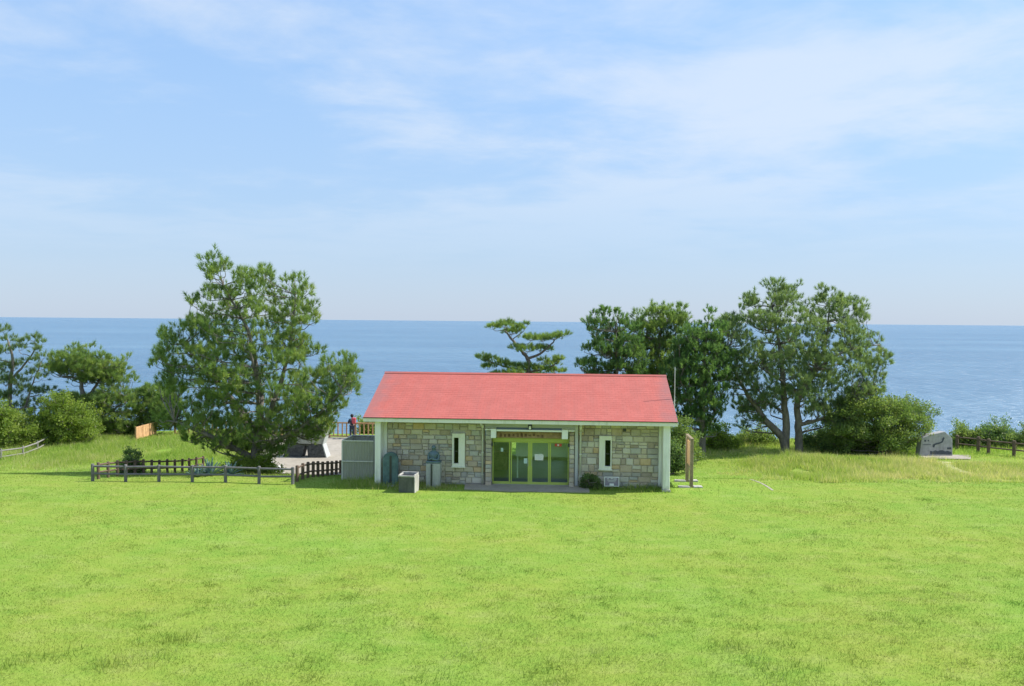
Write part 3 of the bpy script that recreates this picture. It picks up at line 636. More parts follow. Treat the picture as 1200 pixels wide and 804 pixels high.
# the boarded end at the left
p0 = at(160, 516, 58.0); o0 = (p0.x, 58.0, ghs(p0.x, 58.0))
bf = thing('board_screen', 'short solid orange timber screen in the long grass', 'fence', o0)
q0 = Vector((0, 0, 0)); q1 = Vector((X_at(183, 61.0) - p0.x, 3.0, 0.0))
for i in range(9):
    a = q0.lerp(q1, i / 9); b = q0.lerp(q1, (i + .93) / 9); MB().beam(a + Vector((0, 0, .47)), b + Vector((0, 0, .47)), .04, .8).build('board', M['deck'], bf)
for z in (.15, .87): MB().beam(q0 + Vector((0.0, -.05, z)), q1 + Vector((0, -.05, z)), .05, .1).build('rail', M['deck'], bf)
for i in range(4):
    a = q0.lerp(q1, i / 3); MB().box(a.x - .05, a.x + .05, a.y - .14, a.y - .06, -.3, .95).build('post', M['deck'], bf)

# ------------------------------------------------------------------ paved terrace, monument, white bench, bollard
def sheet(name, poly, material, lift, label, nx=26, ny=26):
    """a quad patch that follows the ground"""
    (a, b, c, d) = [Vector((*p, 0)) for p in poly]; v = []; f = []
    for j in range(ny + 1):
        for i in range(nx + 1):
            p_ = a.lerp(b, i / nx).lerp(d.lerp(c, i / nx), j / ny); v.append((p_.x, p_.y, ghs(p_.x, p_.y) + lift))
    f = [(j * (nx + 1) + i, j * (nx + 1) + i + 1, (j + 1) * (nx + 1) + i + 1, (j + 1) * (nx + 1) + i) for j in range(ny) for i in range(nx)]
    return tag(link(name, new_mesh(name, v, f), material), label, 'pavement', kind='structure')
sheet('terrace', [(X_at(305, 45.6), 45.6), (X_at(398, 45.6), 45.6), (X_at(470, 61.8), 61.8), (X_at(300, 61.8), 61.8)], M['paving'], 0.035, 'pale paved terrace between the big pine and the railing')
M['rubble'] = plain('dark_rubble', (0.085, 0.088, 0.09), 0.85, 0.6, 7, 0.9)
mx, my = X_at(360, 53.0), 53.0
mo = thing('monument', 'pale concrete monument on two flared dark rubble legs behind the pine', 'monument', (mx, my, ghs(mx, my)), R(-3))
k = 53.0 / 1000
def frust(x0b, x1b, x0t, x1t, z0, z1, d0, d1): return MB().add([(x0b, -d0, z0), (x1b, -d0, z0), (x1b, d0, z0), (x0b, d0, z0), (x0t, -d1, z1), (x1t, -d1, z1), (x1t, d1, z1), (x0t, d1, z1)], [(0, 3, 2, 1), (4, 5, 6, 7), (0, 1, 5, 4), (1, 2, 6, 5), (2, 3, 7, 6), (3, 0, 4, 7)])
for (a, b, c, d) in ((-27, -5, -22, 0), (4, 25, 1, 19)):
    lg = frust(a * k, b * k, c * k, d * k, -.1, .86, .45, .35).build('leg', M['rubble'], mo)
frust(-22 * k, 19 * k, -26 * k, 26 * k, .862, 2.0, .36, .50).build('upper_block', M['granite'], mo, 0.02)
frust(25.2 * k, 26.6 * k, 19.2 * k, 20.6 * k, -.1, .861, .47, .37).build('sunlit_edge_strip', M['granite'], mo)  # pale strip added to paint the sunlit right side of the leg
frust(19.2 * k, 20.8 * k, 26.2 * k, 27.6 * k, .863, 2.02, .38, .52).build('sunlit_edge_strip', M['granite'], mo)  # matching strip for the sunlit right side of the upper block
bx0, by0 = X_at(323, 46.4), 46.4
be = thing('white_bench', 'small white bench with one upright end on the terrace', 'bench', (bx0, by0, ghs(bx0, by0) + .03))
MB().box(-.25, .28, -.2, .25, .24, .34).build('seat', M['white'], be, .01); MB().box(-.27, -.19, -.2, .25, -.1, .82).build('upright', M['white'], be, .01); MB().box(.1, .26, -.18, .22, -.1, .239).build('leg', M['white'], be)
bx1, by1 = X_at(331, 46.2), 46.2
bo = thing('bollard', 'short grey concrete bollard beside the white bench', 'bollard', (bx1, by1, ghs(bx1, by1)))
MB().tube([(0, 0, -.2), (0, 0, .48), (0, 0, .52)], [.1, .095, .07], 10).build('shaft', M['concrete'], bo)
MB().lathe([(.12, 0.02), (.12, .06), (.1, .08)], 10).build('collar', M['granite'], bo)

# memorial stone at right
my = 55.5; mx = X_at(1095, my); g0 = ghs(mx, my); base = Vector((mx, my, g0))
ms_ = thing('memorial_stone', 'pale angular stone slab carved with a dark coastline at right', 'monument', base, R(4))
def lp(px, py): q_ = at(px, py, my); return (q_.x - mx, q_.z - g0)
M['pale_stone'] = plain('pale_stone', (0.36, 0.355, 0.355), 0.9, 0.2, 5, 0.6, dirt=(0.7, 0.7, 0.68))
M['stone_dark'] = plain('carved_dark', (0.075, 0.085, 0.10), 0.8, 0.2, 6, 0.2)
out_ = [lp(1074.2, 535), lp(1078, 512.7), lp(1088, 509.2), lp(1106, 505.5), lp(1115, 513.6), lp(1115.3, 535)]
sl_ = MB().prism([(x, max(z, -.2)) if i not in (0, 5) else (x, -.25) for i, (x, z) in enumerate(out_)], -.18, .35).build('slab', M['pale_stone'], ms_, 0.015)
MB().prism([lp(*q_) for q_ in ((1091, 520.6), (1095, 518.8), (1100, 517.8), (1102.3, 516.4), (1102.8, 513.4), (1104.4, 512), (1105.4, 513.2), (1104.2, 515.6), (1103, 518.2), (1099, 519.8), (1094, 521), (1092.8, 524), (1091, 523.5))], -.195, -.182).build('carved_coast', M['stone_dark'], ms_)
MB().prism([lp(*q_) for q_ in ((1088, 531.5), (1088, 527.8), (1091, 528.6), (1094, 527.2), (1097, 528.4), (1100, 527.3), (1103, 527.2), (1106, 528.6), (1109, 528), (1114, 529.6), (1114, 532.4))], -.196, -.183).build('carved_waves', M['stone_dark'], ms_)
MB().prism([lp(*q_) for q_ in ((1108.5, 524), (1113.5, 524), (1113.5, 526.3), (1108.5, 526.3))], -.195, -.182).build('plaque', M['stone_dark'], ms_)
q = MB()
for (a, b, y0_, y1_) in ((1081, 1083, 515, 517), (1085, 1086.5, 515, 516.6), (1079, 1089, 520.3, 520.9)): q.prism([lp(a, y0_), lp(b, y0_), lp(b, y1_), lp(a, y1_)], -.193, -.182)
q.build('carved_marks', M['stone_dark'], ms_)
sheet('memorial_pavement', [(mx - 1.2, my - 1.6), (mx + 1.6, my - 1.5), (mx + 2.6, my + .3), (mx - 1.2, my + .4)], M['paving'], 0.05, 'pale paving at the foot of the carved memorial stone', 8, 8)
M['path'] = plain('trodden_grass_path', (0.36, 0.365, 0.17), 0.95, 0.2, 1.6, 0.5)
PATH = smooth_path = [(mx - .3, my - 1.5), (X_at(1112, 49.5), 49.5), (X_at(1138, 46.6), 46.6), (X_at(1172, 44.6), 44.6), (X_at(1222, 43.2), 43.2)]
pl = []
for (a_, b_) in zip(PATH[:-1], PATH[1:]):
    for i in range(10): pl.append((a_[0] + (b_[0] - a_[0]) * i / 10, a_[1] + (b_[1] - a_[1]) * i / 10))
pl = [tuple(np.mean(pl[max(0, i - 5):i + 6], 0)) for i in range(len(pl))]; PL = np.array(pl); v = []; f = []
for i, (x, y) in enumerate(pl):
    x2, y2 = pl[min(i + 1, len(pl) - 1)]; x1, y1 = pl[max(i - 1, 0)]; d_ = Vector((x2 - x1, y2 - y1, 0)).normalized(); n_ = Vector((-d_.y, d_.x, 0))
    for k_ in (-1, -.33, .33, 1):
        q_ = Vector((x, y, 0)) + n_ * k_ * (.62 + .15 * math.sin(i * .9 + k_)); v.append((q_.x, q_.y, ghs(q_.x, q_.y) + .018))
    if i: b_ = (i - 1) * 4; f += [(b_ + j, b_ + j + 1, b_ + j + 5, b_ + j + 4) for j in range(3)]
tag(link('footpath', new_mesh('footpath', v, f), M['path']), 'trodden pale footpath curving to the carved memorial stone', 'path', kind='structure')
def path_dist(x, y): return np.min(np.hypot(x[:, None] - PL[None, ::2, 0], y[:, None] - PL[None, ::2, 1]), axis=1)
# concrete strip (covered drain) in the grass
ka, kb = at(878, 555, 0), 0
ax, ay, bx2, by2 = X_at(880, 42.6), 42.6, X_at(907, 38.7), 38.7
mb = MB(); 
for i in range(6):
    t0, t1 = i / 6, (i + .97) / 6; P = lambda t_: Vector((ax + (bx2 - ax) * t_, ay + (by2 - ay) * t_, 0)); a_, b_ = P(t0), P(t1)
    a_.z = ghs(a_.x, a_.y) - .03; b_.z = ghs(b_.x, b_.y) - .03; mb.beam(a_, b_, .10, .08)
kerb = mb.build('drain_cover', M['paving']); tag(kerb, 'narrow pale concrete strip lying in the grass', 'drain', kind='structure')

# ------------------------------------------------------------------ person at the railing
M['navy'] = plain('navy_cloth', (0.035, 0.042, 0.065), 0.9, 0.15, 8, 0.2)
M['skin'] = plain('skin', (0.50, 0.31, 0.22), 0.6, 0.05, 6, 0)
M['hair'] = plain('black_hair', (0.015, 0.013, 0.013), 0.6, 0.2, 20, 0.2)
M['redcloth'] = plain('red_cloth', (0.48, 0.085, 0.105), 0.85, 0.15, 8, 0.2)
ppx, ppy = X_at(412.5, 61.0), 61.0
pe = thing('person', 'person in navy clothes with a red backpack leaning on the timber railing', 'person', (ppx, ppy, ghs(ppx, ppy)), R(12))
J = dict(pel=(0, 0, .94), sp=(0, .02, 1.12), ch=(0, .06, 1.32), nk=(0, .08, 1.47), hd0=(0, .10, 1.55), hd1=(0, .12, 1.66),
         ls=(-.18, .07, 1.40), le=(-.25, .22, 1.16), lw=(-.14, .44, 1.16), lh=(-.11, .50, 1.165), rs=(.18, .07, 1.40), re=(.25, .22, 1.16), rw=(.14, .44, 1.16), rh=(.11, .50, 1.165),
         lhp=(-.09, 0, .90), lk=(-.10, -.01, .50), la=(-.11, -.04, .09), lt=(-.12, .10, .04), rhp=(.09, 0, .90), rk=(.11, .03, .50), ra=(.13, .0, .09), rt=(.15, .14, .04))
RD = dict(pel=.135, sp=.125, ch=.15, nk=.055, hd0=.07, hd1=.085, ls=.065, le=.045, lw=.03, lh=(.035, .02), rs=.065, re=.045, rw=.03, rh=(.035, .02), lhp=.09, lk=.062, la=.04, lt=.035, rhp=.09, rk=.062, ra=.04, rt=.035)
ED = [('pel', 'sp'), ('sp', 'ch'), ('ch', 'nk'), ('nk', 'hd0'), ('hd0', 'hd1'), ('ch', 'ls'), ('ls', 'le'), ('le', 'lw'), ('lw', 'lh'), ('ch', 'rs'), ('rs', 're'), ('re', 'rw'), ('rw', 'rh'), ('pel', 'lhp'), ('lhp', 'lk'), ('lk', 'la'), ('la', 'lt'), ('pel', 'rhp'), ('rhp', 'rk'), ('rk', 'ra'), ('ra', 'rt')]
keys = list(J); vs = [J[k_] for k_ in keys]; es = [(keys.index(a), keys.index(b)) for a, b in ED]; rd = [RD[k_] for k_ in keys]
for s_, hk in ((-1, 'lh'), (1, 'rh')):                      # five fingers closing over the rail
    for f_ in range(5):
        b0 = Vector(J[hk]); i0 = len(vs)
        if f_ < 4:
            o_ = s_ * (.022 - .015 * f_); l_ = (.055, .065, .06, .048)[f_]
            ch = [b0 + Vector((o_, .03, 0)), b0 + Vector((o_, .03 + l_ * .6, -.005)), b0 + Vector((o_, .03 + l_ * .85, -.04))]
        else: ch = [b0 + Vector((-s_ * .025, .0, -.01)), b0 + Vector((-s_ * .045, .03, -.02)), b0 + Vector((-s_ * .045, .05, -.035))]
        vs += [tuple(c_) for c_ in ch]; rd += [.009, .0085, .007]; es += [(keys.index(hk), i0), (i0, i0 + 1), (i0 + 1, i0 + 2)]
body = skin_obj('body', vs, es, rd, M['skin'], pe, 0, 1)
def sub(names, grow, nm, m_, root):
    ks = [k_ for k_ in names]; return skin_obj(nm, [J[k_] for k_ in ks], [(ks.index(a), ks.index(b)) for a, b in ED if a in ks and b in ks], [RD[k_] + grow if not hasattr(RD[k_], '__len__') else .04 for k_ in ks], m_, pe, ks.index(root), 1)
sub(['pel', 'sp', 'ch', 'ls', 'le', 'lw', 'rs', 're', 'rw'], .022, 'jacket', M['navy'], 'pel')
sub(['pel', 'lhp', 'lk', 'la', 'rhp', 'rk', 'ra'], .018, 'trousers', M['navy'], 'pel')
for a in ('l', 'r'):
    q_ = Vector(J[a + 'a']); MB().box(q_.x - .05, q_.x + .05, q_.y - .07, q_.y + .2, 0, .09).build('shoe', M['hair'], pe, .025)
MB().lathe([(.03, 1.56), (.095, 1.60), (.118, 1.68), (.105, 1.75), (.06, 1.80), (.01, 1.81)], 12, (0, .09, 0)).build('hair', M['hair'], pe, smooth=True)
MB().lathe([(.03, 1.55), (.075, 1.58), (.088, 1.66), (.07, 1.73), (.02, 1.75)], 12, (0, .135, 0)).build('face', M['skin'], pe, smooth=True)
MB().box(-.02, .28, -.26, -.05, 1.14, 1.58).build('backpack', M['redcloth'], pe, .06)

# ------------------------------------------------------------------ trees
def smooth_line(P, n=5):
    P = [Vector(p) for p in P]; o = []
    for i in range(len(P) - 1):
        a, b, c, d = P[max(i - 1, 0)], P[i], P[i + 1], P[min(i + 2, len(P) - 1)]
        for k_ in range(n):
            t_ = k_ / n; o.append(0.5 * ((2 * b) + (c - a) * t_ + (2 * a - 5 * b + 4 * c - d) * t_ ** 2 + (3 * b - a - 3 * c + d) * t_ ** 3))
    o.append(P[-1]); return o
def in_poly(poly, x, y):
    c = False; n = len(poly)
    for i in range(n):
        x1, y1 = poly[i]; x2, y2 = poly[(i + 1) % n]
        if (y1 > y) != (y2 > y) and x < (x2 - x1) * (y - y1) / (y2 - y1) + x1: c = not c
    return c
def edge_dist(poly, x, y):
    d = 1e9; n = len(poly)
    for i in range(n):
        x1, y1 = poly[i]; x2, y2 = poly[(i + 1) % n]; dx, dy = x2 - x1, y2 - y1
        t_ = max(0, min(1, ((x - x1) * dx + (y - y1) * dy) / (dx * dx + dy * dy + 1e-9))); d = min(d, math.hypot(x - x1 - t_ * dx, y - y1 - t_ * dy))
    return d
def fill_pads(poly, Y, rp, squash, thick, r, tries=2500, gap=0.85, maxn=400):
    """clump centres filling the crown's volume: its height and width as seen, its thickness like its width"""
    xs_ = [p[0] for p in poly]; ys_ = [p[1] for p in poly]; k_ = Y / F; out = []
    cxm = (min(xs_) + max(xs_)) / 2
    for _ in range(tries):
        px, py = r.uniform(min(xs_), max(xs_)), r.uniform(min(ys_), max(ys_))
        if not in_poly(poly, px, py): continue
        e = edge_dist(poly, px, py); rad = rp * r.uniform(.7, 1.2)
        if e < rad * .55: rad *= .7
        if e < rad * .45: continue
        row = [x_ for x_ in np.linspace(min(xs_), max(xs_), 40) if in_poly(poly, x_, py)]
        if not row: continue
        hw = max(8, (max(row) - min(row)) / 2); c0 = (max(row) + min(row)) / 2; u = min(1, abs(px - c0) / hw)
        d = math.sqrt(max(0, 1 - u * u)) * hw * k_ * thick * r.uniform(-1, 1)
        P = at(px, py, Y); P.x *= (Y + d) / Y; P.z = CAM_H + (P.z - CAM_H) * (Y + d) / Y; P.y = Y + d
        rad *= k_
        if any((P - q_[0]).length < gap * (rad + q_[1]) * .6 for q_ in out): continue
        out.append((P, rad, rad * squash))
        if len(out) >= maxn: break
    return out
def stray(poly, Y, n, r, rad=(3, 5.5), reach=6):
    """small sprays that break up a crown's outline"""
    out = []; cx_ = sum(p_[0] for p_ in poly) / len(poly); cy_ = sum(p_[1] for p_ in poly) / len(poly); ym = max(p_[1] for p_ in poly)
    while len(out) < n:
        i = r.randrange(len(poly)); a, b = poly[i], poly[(i + 1) % len(poly)]; t_ = r.random(); x_ = a[0] + (b[0] - a[0]) * t_; y_ = a[1] + (b[1] - a[1]) * t_
        if y_ > ym - 6: y_ -= 8 * r.random()
        d = math.hypot(x_ - cx_, y_ - cy_) + 1e-6; e = r.uniform(-3, reach); x_ += (x_ - cx_) / d * e; y_ += (y_ - cy_) / d * e - r.uniform(0, 2)
        q = r.uniform(*rad) * Y / F; dd = r.uniform(-1, 1); out.append((at(x_, y_, Y + dd), q, q * 1.25))
    return out
def needle_template(K, ln, wd, r, spread=(20, 80), axis=0.14):
    T = np.zeros((K, 3, 3))
    for i in range(K):
        th = R(r.uniform(*spread)); ph = r.uniform(0, 2 * math.pi); d = np.array([math.sin(th) * math.cos(ph), math.sin(th) * math.sin(ph), math.cos(th)])
        b = np.array([0, 0, r.uniform(0, axis)]); s_ = np.cross(d, [r.uniform(-1, 1), r.uniform(-1, 1), r.uniform(-1, 1)]); s_ /= np.linalg.norm(s_) + 1e-9
        l_ = ln * r.uniform(.75, 1.15); T[i] = [b - s_ * wd / 2 + d * .02, b + s_ * wd / 2 + d * .02, b + d * l_]
    return T
def leaf_template(K, ln, wd, rad, r):
    T = np.zeros((K * 2, 3, 3))
    for i in range(K):
        d = np.array([r.gauss(0, 1), r.gauss(0, 1), r.gauss(.3, .8)]); d /= np.linalg.norm(d); c_ = np.array([r.gauss(0, 1), r.gauss(0, 1), r.gauss(0, .8)]) * rad * .55
        s_ = np.cross(d, [r.uniform(-1, 1), r.uniform(-1, 1), r.uniform(-.3, .3)]); s_ /= np.linalg.norm(s_) + 1e-9
        a_, b_, m1, m2 = c_, c_ + d * ln, c_ + d * ln * .45 - s_ * wd / 2, c_ + d * ln * .45 + s_ * wd / 2
        T[2 * i] = [a_, m2, b_]; T[2 * i + 1] = [a_, b_, m1]
    return T
def place(T, pos, axis, scale, nr):
    """T (K,3,3) copied to each pos with its z along axis, random spin"""
    n = len(pos); z = axis / (np.linalg.norm(axis, axis=1, keepdims=True) + 1e-9); rv = nr.normal(size=(n, 3))
    x_ = np.cross(rv, z); x_ /= np.linalg.norm(x_, axis=1, keepdims=True) + 1e-9; y_ = np.cross(z, x_)
    B_ = np.stack([x_, y_, z], 1) * scale[:, None, None]
    return (np.einsum('kvi,nij->nkvj', T, B_) + pos[:, None, None, :]).reshape(-1, 3, 3)

NEED = needle_template(50, .28, .0175, random.Random(2), (4, 56), .20)
NEED_S = needle_template(36, .25, .028, random.Random(4), (6, 48), .24)
LEAF = leaf_template(16, .13, .075, .24, random.Random(6))
LEAF_S = leaf_template(18, .085, .05, .17, random.Random(7))
def tree(name, label, cat, px, Y, trunks, pads, template, leaf_m, dens, seed, group=None, up=.7, shell=(.45, 1.0), bark=True, tscale=1.0, tuft_up=.55, sub_n=0, tintb=0.0, bare=0, z0=None, flat=-.3):
    r = random.Random(seed); nr = np.random.default_rng(seed)
    bx = X_at(px, Y); o0 = Vector((bx, Y, ghs(bx, Y) if z0 is None else z0)); th = thing(name, label, cat, o0, 0, group)
    tl = []; mb = MB()
    for tr_ in trunks:                         # (px, py, depth offset, radius)
        P = []
        for (a, b, d, _) in tr_:
            q_ = at(a, b, Y); s_ = (Y + d) / Y; P.append(Vector((q_.x * s_, Y + d, CAM_H + (q_.z - CAM_H) * s_)) - o0)
        if tr_[0][4:] or True: pass
        line = smooth_line(P, 5); rr = np.interp(np.linspace(0, len(tr_) - 1, len(line)), range(len(tr_)), [q_[3] for q_ in tr_])
        line = [p_ + Vector((r.gauss(0, .02), r.gauss(0, .02), 0)) if 0 < i < len(line) - 1 else p_ for i, p_ in enumerate(line)]
        mb.tube(line, list(rr), 9); tl += [(p_, q_) for p_, q_ in zip(line, rr)]
    if bark: mb.build('trunk', M['bark'], th, smooth=True)
    br = MB(); pos = []; axs = []; tn = []
    for (Pw, rx, rz) in pads:
        P = Pw - o0
        if tl:
            best = min(tl, key=lambda q_: (q_[0] - P).length + 1.6 * max(0, q_[0].z - P.z + .25 * (q_[0] - P).length))
            A_ = best[0]; d = (P - A_).length; r0 = min(best[1] * .55, .018 + .016 * d)
            M1 = A_.lerp(P, .4) + Vector((r.gauss(0, .08 * d), r.gauss(0, .08 * d), -.03 * d)); M2 = A_.lerp(P, .75) + Vector((r.gauss(0, .05 * d), r.gauss(0, .05 * d), -.05 * d - rz * .3))
            br.tube(smooth_line([A_, M1, M2, P - Vector((0, 0, rz * .2))], 3), list(np.linspace(r0, .014, 10)), 5, False)
        n = max(6, int(dens * (rx * rx * 6 + rx * rz * 6)))
        v = nr.normal(size=(n, 3)); v /= np.linalg.norm(v, axis=1, keepdims=True); v[:, 2] = np.where(v[:, 2] < flat, -v[:, 2] * .6, v[:, 2])
        # clumps inside the pad keep its outline uneven
        lob = nr.normal(size=(5, 3)); lob /= np.linalg.norm(lob, axis=1, keepdims=True); rad = nr.uniform(*shell, size=n) * (0.78 + .32 * np.clip((v @ lob.T).max(1), 0, 1))
        p_ = np.array(P)[None] + v * rad[:, None] * np.array([rx, rx, rz])
        a_ = v * np.array([1, 1, .8]) * (1 - tuft_up) + np.array([0, 0, up]) * tuft_up * 1.6 + nr.normal(size=(n, 3)) * .22
        pos.append(p_); axs.append(a_); tn.append(np.clip(nr.normal(.46, .17, n) + r.gauss(0, .10) + tintb, 0, 1))
        for i in range(0, n, 6):
            q_ = Vector(p_[i]); c_ = P - Vector((0, 0, rz * .2)); br.tube([c_, c_.lerp(q_, .55) - Vector((0, 0, .04)), q_], [.014, .010, .006], 3, False)
    for _ in range(bare):                     # bare twigs that stick out
        q_ = r.choice(pads); A_ = q_[0] - o0; e_ = A_ + Vector((r.uniform(-1, 1), r.uniform(-.5, .5), r.uniform(.2, .8))) * q_[1] * 1.4
        br.tube([A_, A_.lerp(e_, .5) + Vector((0, 0, -.06)), e_], [.02, .014, .006], 4, False)
    if br.v: tag(br.build('branches', M['bark'], th), kind='stuff')
    pos = np.concatenate(pos); axs = np.concatenate(axs); tn = np.concatenate(tn)
    V = place(template, pos, axs, nr.uniform(.75, 1.2, len(pos)) * tscale, nr)
    tag(link('crown', tri_mesh('crown', V, np.repeat(tn, len(template))), leaf_m, th), kind='stuff')
    return th, len(V)
TR = 0
def grow(*a, **k_):
    global TR; o, n = tree(*a, **k_); TR += n; return o

# the big pine on the left
Y = 45.0
poly = [(241, 299), (249, 303), (262, 312), (268, 334), (280, 322), (296, 316), (312, 322), (318, 336), (330, 335), (338, 322), (352, 321), (367, 338), (368, 360), (373, 385), (369, 402), (382, 428), (398, 423), (414, 424), (419, 447), (409, 475), (394, 490), (388, 506), (362, 522), (340, 522), (326, 538), (266, 538), (244, 526), (205, 514), (186, 505), (178, 482), (196, 470), (182, 446), (181, 416), (192, 386), (206, 380), (222, 372), (223, 350), (237, 345), (246, 325)]
pads = fill_pads(poly, Y, 10.5, 1.0, .62, random.Random(31), 14000, .84, 340) + stray(poly, Y, 40, random.Random(4), (6, 9), -1)
for (a, b, c) in ((242, 307, 9), (246, 318, 11), (258, 316, 8), (293, 324, 10), (310, 328, 10), (345, 328, 10), (360, 340, 9), (231, 359, 9), (190, 393, 9), (187, 420, 10), (410, 436, 11), (412, 458, 11), (198, 500, 11), (222, 515, 9), (375, 512, 10), (352, 512, 10), (366, 518, 8), (385, 502, 10), (340, 508, 11), (358, 500, 11), (330, 505, 10)):
    k_ = Y / F; pads.append((at(a, b, Y + random.uniform(-.6, .6)), c * k_, c * k_ * .8))
tr_ = [[(300, 560, 0, .30), (299, 536, 0, .27), (303, 505, 0, .22), (305, 470, .1, .17), (300, 430, .2, .12), (290, 385, .1, .08), (262, 335, 0, .04)],
       [(303, 512, 0, .18), (318, 478, -.3, .14), (333, 435, -.4, .10), (342, 390, -.2, .07), (346, 345, 0, .035)],
       [(299, 538, 0, .19), (275, 526, -.5, .15), (245, 510, -.9, .11), (205, 494, -1.0, .06)],
       [(301, 528, 0, .17), (330, 514, -.6, .13), (365, 492, -1.0, .09), (400, 458, -1.1, .04)],
       [(300, 518, .1, .15), (278, 480, .5, .11), (250, 440, .7, .08), (215, 405, .6, .04)],
       [(303, 500, 0, .13), (340, 470, 1.2, .10), (375, 440, 1.6, .05)], [(302, 505, 0, .13), (270, 465, 1.6, .09), (235, 430, 2.2, .04)], [(303, 490, 0, .12), (300, 440, -1.5, .08), (290, 400, -2.0, .04)]]
grow('pine_tree', 'large spreading green pine standing inside the low dark fence', 'tree', 300, Y, tr_, pads, NEED, M['pine'], 6.6, 41, tintb=.06, tscale=.95, tuft_up=.62, flat=-.75, bare=30)

# centre pine behind the roof
Y = 57.0; k_ = Y / F; pads = []
for (a, b, rx, ry, n) in ((578, 385, 10, 5, 0), (594, 383, 14, 7, 0), (608, 387, 10, 6, 0), (617, 382, 5, 4, 0), (600, 391, 12, 5, .8), (622, 398, 13, 7, 0), (636, 399, 12, 7, .7), (648, 397, 13, 6, 0), (660, 394, 8, 5, 0), (606, 409, 10, 6, 0), (618, 411, 12, 7, -.6), (632, 410, 10, 6, 0), (643, 411, 6, 4, 0),
                          (567, 420, 10, 5, 0), (578, 424, 12, 6, .4), (590, 428, 12, 6, 0), (602, 431, 12, 6, 0), (620, 433, 14, 6, 0), (634, 434, 12, 6, 0), (648, 428, 10, 6, 0), (655, 423, 8, 6, 0), (636, 424, 7, 4, 0), (572, 432, 10, 5, 0), (600, 440, 16, 7, -1), (625, 444, 18, 8, .8), (650, 437, 12, 6, .5), (610, 452, 18, 8, 0), (585, 442, 14, 6, 0)):
    pads.append((at(a, b, Y + n), rx * k_, ry * k_ * .9))
tr_ = [[(614, 522, 0, .24), (612, 480, 0, .22), (618, 444, 0, .17), (619, 424, 0, .14), (612, 412, 0, .10), (600, 398, 0, .08), (592, 388, 0, .05)], [(619, 420, 0, .10), (632, 415, 0, .08), (644, 405, 0, .06), (652, 397, 0, .03)], [(618, 434, 0, .09), (600, 432, 0, .06), (575, 424, 0, .03)], [(618, 436, 0, .08), (640, 432, 0, .06), (655, 424, 0, .03)]]
grow('pine_tree', 'flat layered pine rising behind the middle of the red roof', 'tree', 614, Y, tr_, pads, NEED, M['pine'], 13, 43, tscale=.85)

# dark juniper and pine group behind the right end of the roof
Y = 55.0
poly = [(684, 436), (688, 418), (697, 404), (693, 392), (691, 378), (705, 372), (714, 380), (724, 371), (733, 384), (744, 386), (752, 400), (757, 425), (758, 470), (752, 505), (690, 505), (684, 470)]
grow('juniper_tree', 'dense dark green conifer behind the right half of the roof', 'tree', 722, Y, [[(722, 534, 0, .2), (722, 470, 0, .14), (722, 390, 0, .04)]], fill_pads(poly, Y, 12, 1.0, .7, random.Random(33), 4000, .85, 80) + stray(poly, Y, 34, random.Random(1), (4, 7), 8), NEED_S, M['juniper'], 6.6, 45, tuft_up=.75, tscale=.95)
Y = 57.5
poly = [(738, 382), (748, 376), (756, 366), (770, 361), (788, 361), (800, 363), (806, 372), (802, 382), (792, 388), (790, 400), (797, 425), (795, 470), (780, 505), (745, 505), (738, 440)]
grow('pine_tree', 'rounded pine between the dark conifers behind the roof', 'tree', 768, Y, [[(768, 526, 0, .22), (768, 470, 0, .18), (772, 410, 0, .10), (778, 372, 0, .04)], [(771, 425, 0, .08), (788, 398, 0, .06), (799, 374, 0, .03)]], fill_pads(poly, Y, 13, .75, .65, random.Random(35), 5000, .82, 90) + stray(poly, Y, 22, random.Random(3), (4, 7), 5), NEED, M['pine'], 7, 47, tintb=.03, flat=-.6)
Y = 54.0
poly = [(829, 377), (836, 387), (846, 395), (851, 420), (853, 455), (848, 482), (838, 504), (822, 510), (806, 506), (798, 488), (790, 470), (784, 450), (786, 425), (796, 408), (806, 396), (818, 390)]
grow('juniper_tree', 'broad dark conifer with bare lower trunk right of the roof', 'tree', 823, Y, [[(823, 540, 0, .23), (823, 505, 0, .2), (824, 450, 0, .13), (828, 390, 0, .04)], [(823, 500, 0, .1), (808, 470, -.5, .07), (797, 445, -.6, .03)]], fill_pads(poly, Y, 12, 1.0, .75, random.Random(37), 4500, .86, 90) + stray(poly, Y, 44, random.Random(2), (5, 8), 9), NEED_S, M['juniper'], 6.6, 49, tuft_up=.7, tscale=.95)

# the big three-stemmed pine at right
Y = 56.5
poly = [(900, 334), (910, 330), (920, 337), (934, 337), (938, 349), (930, 362), (946, 366), (958, 349), (967, 341), (976, 350), (990, 346), (1003, 350), (1008, 366), (1004, 376), (1014, 380), (1018, 392), (1027, 394), (1033, 410), (1045, 417), (1040, 426), (1028, 428), (1034, 440), (1031, 456), (1020, 470), (1006, 490), (975, 505), (950, 494), (935, 470), (915, 480), (900, 492), (878, 500), (866, 494), (856, 476), (848, 450), (836, 430), (832, 400), (838, 378), (850, 372), (862, 368), (872, 356), (882, 347), (892, 356), (900, 348)]
pads = fill_pads(poly, Y, 9.5, 1.0, .6, random.Random(39), 14000, .86, 300) + stray(poly, Y, 34, random.Random(5), (5, 8), 4)
for (a, b, c) in ((908, 337, 9), (926, 342, 9), (915, 352, 11), (880, 355, 10), (967, 348, 7), (996, 356, 9), (1020, 398, 8), (1036, 418, 7), (1028, 450, 9), (850, 380, 10), (842, 405, 10), (868, 500, 7), (1008, 372, 7)):
    pads.append((at(a, b, Y + random.uniform(-.6, .6)), c * Y / F, c * Y / F * .8))
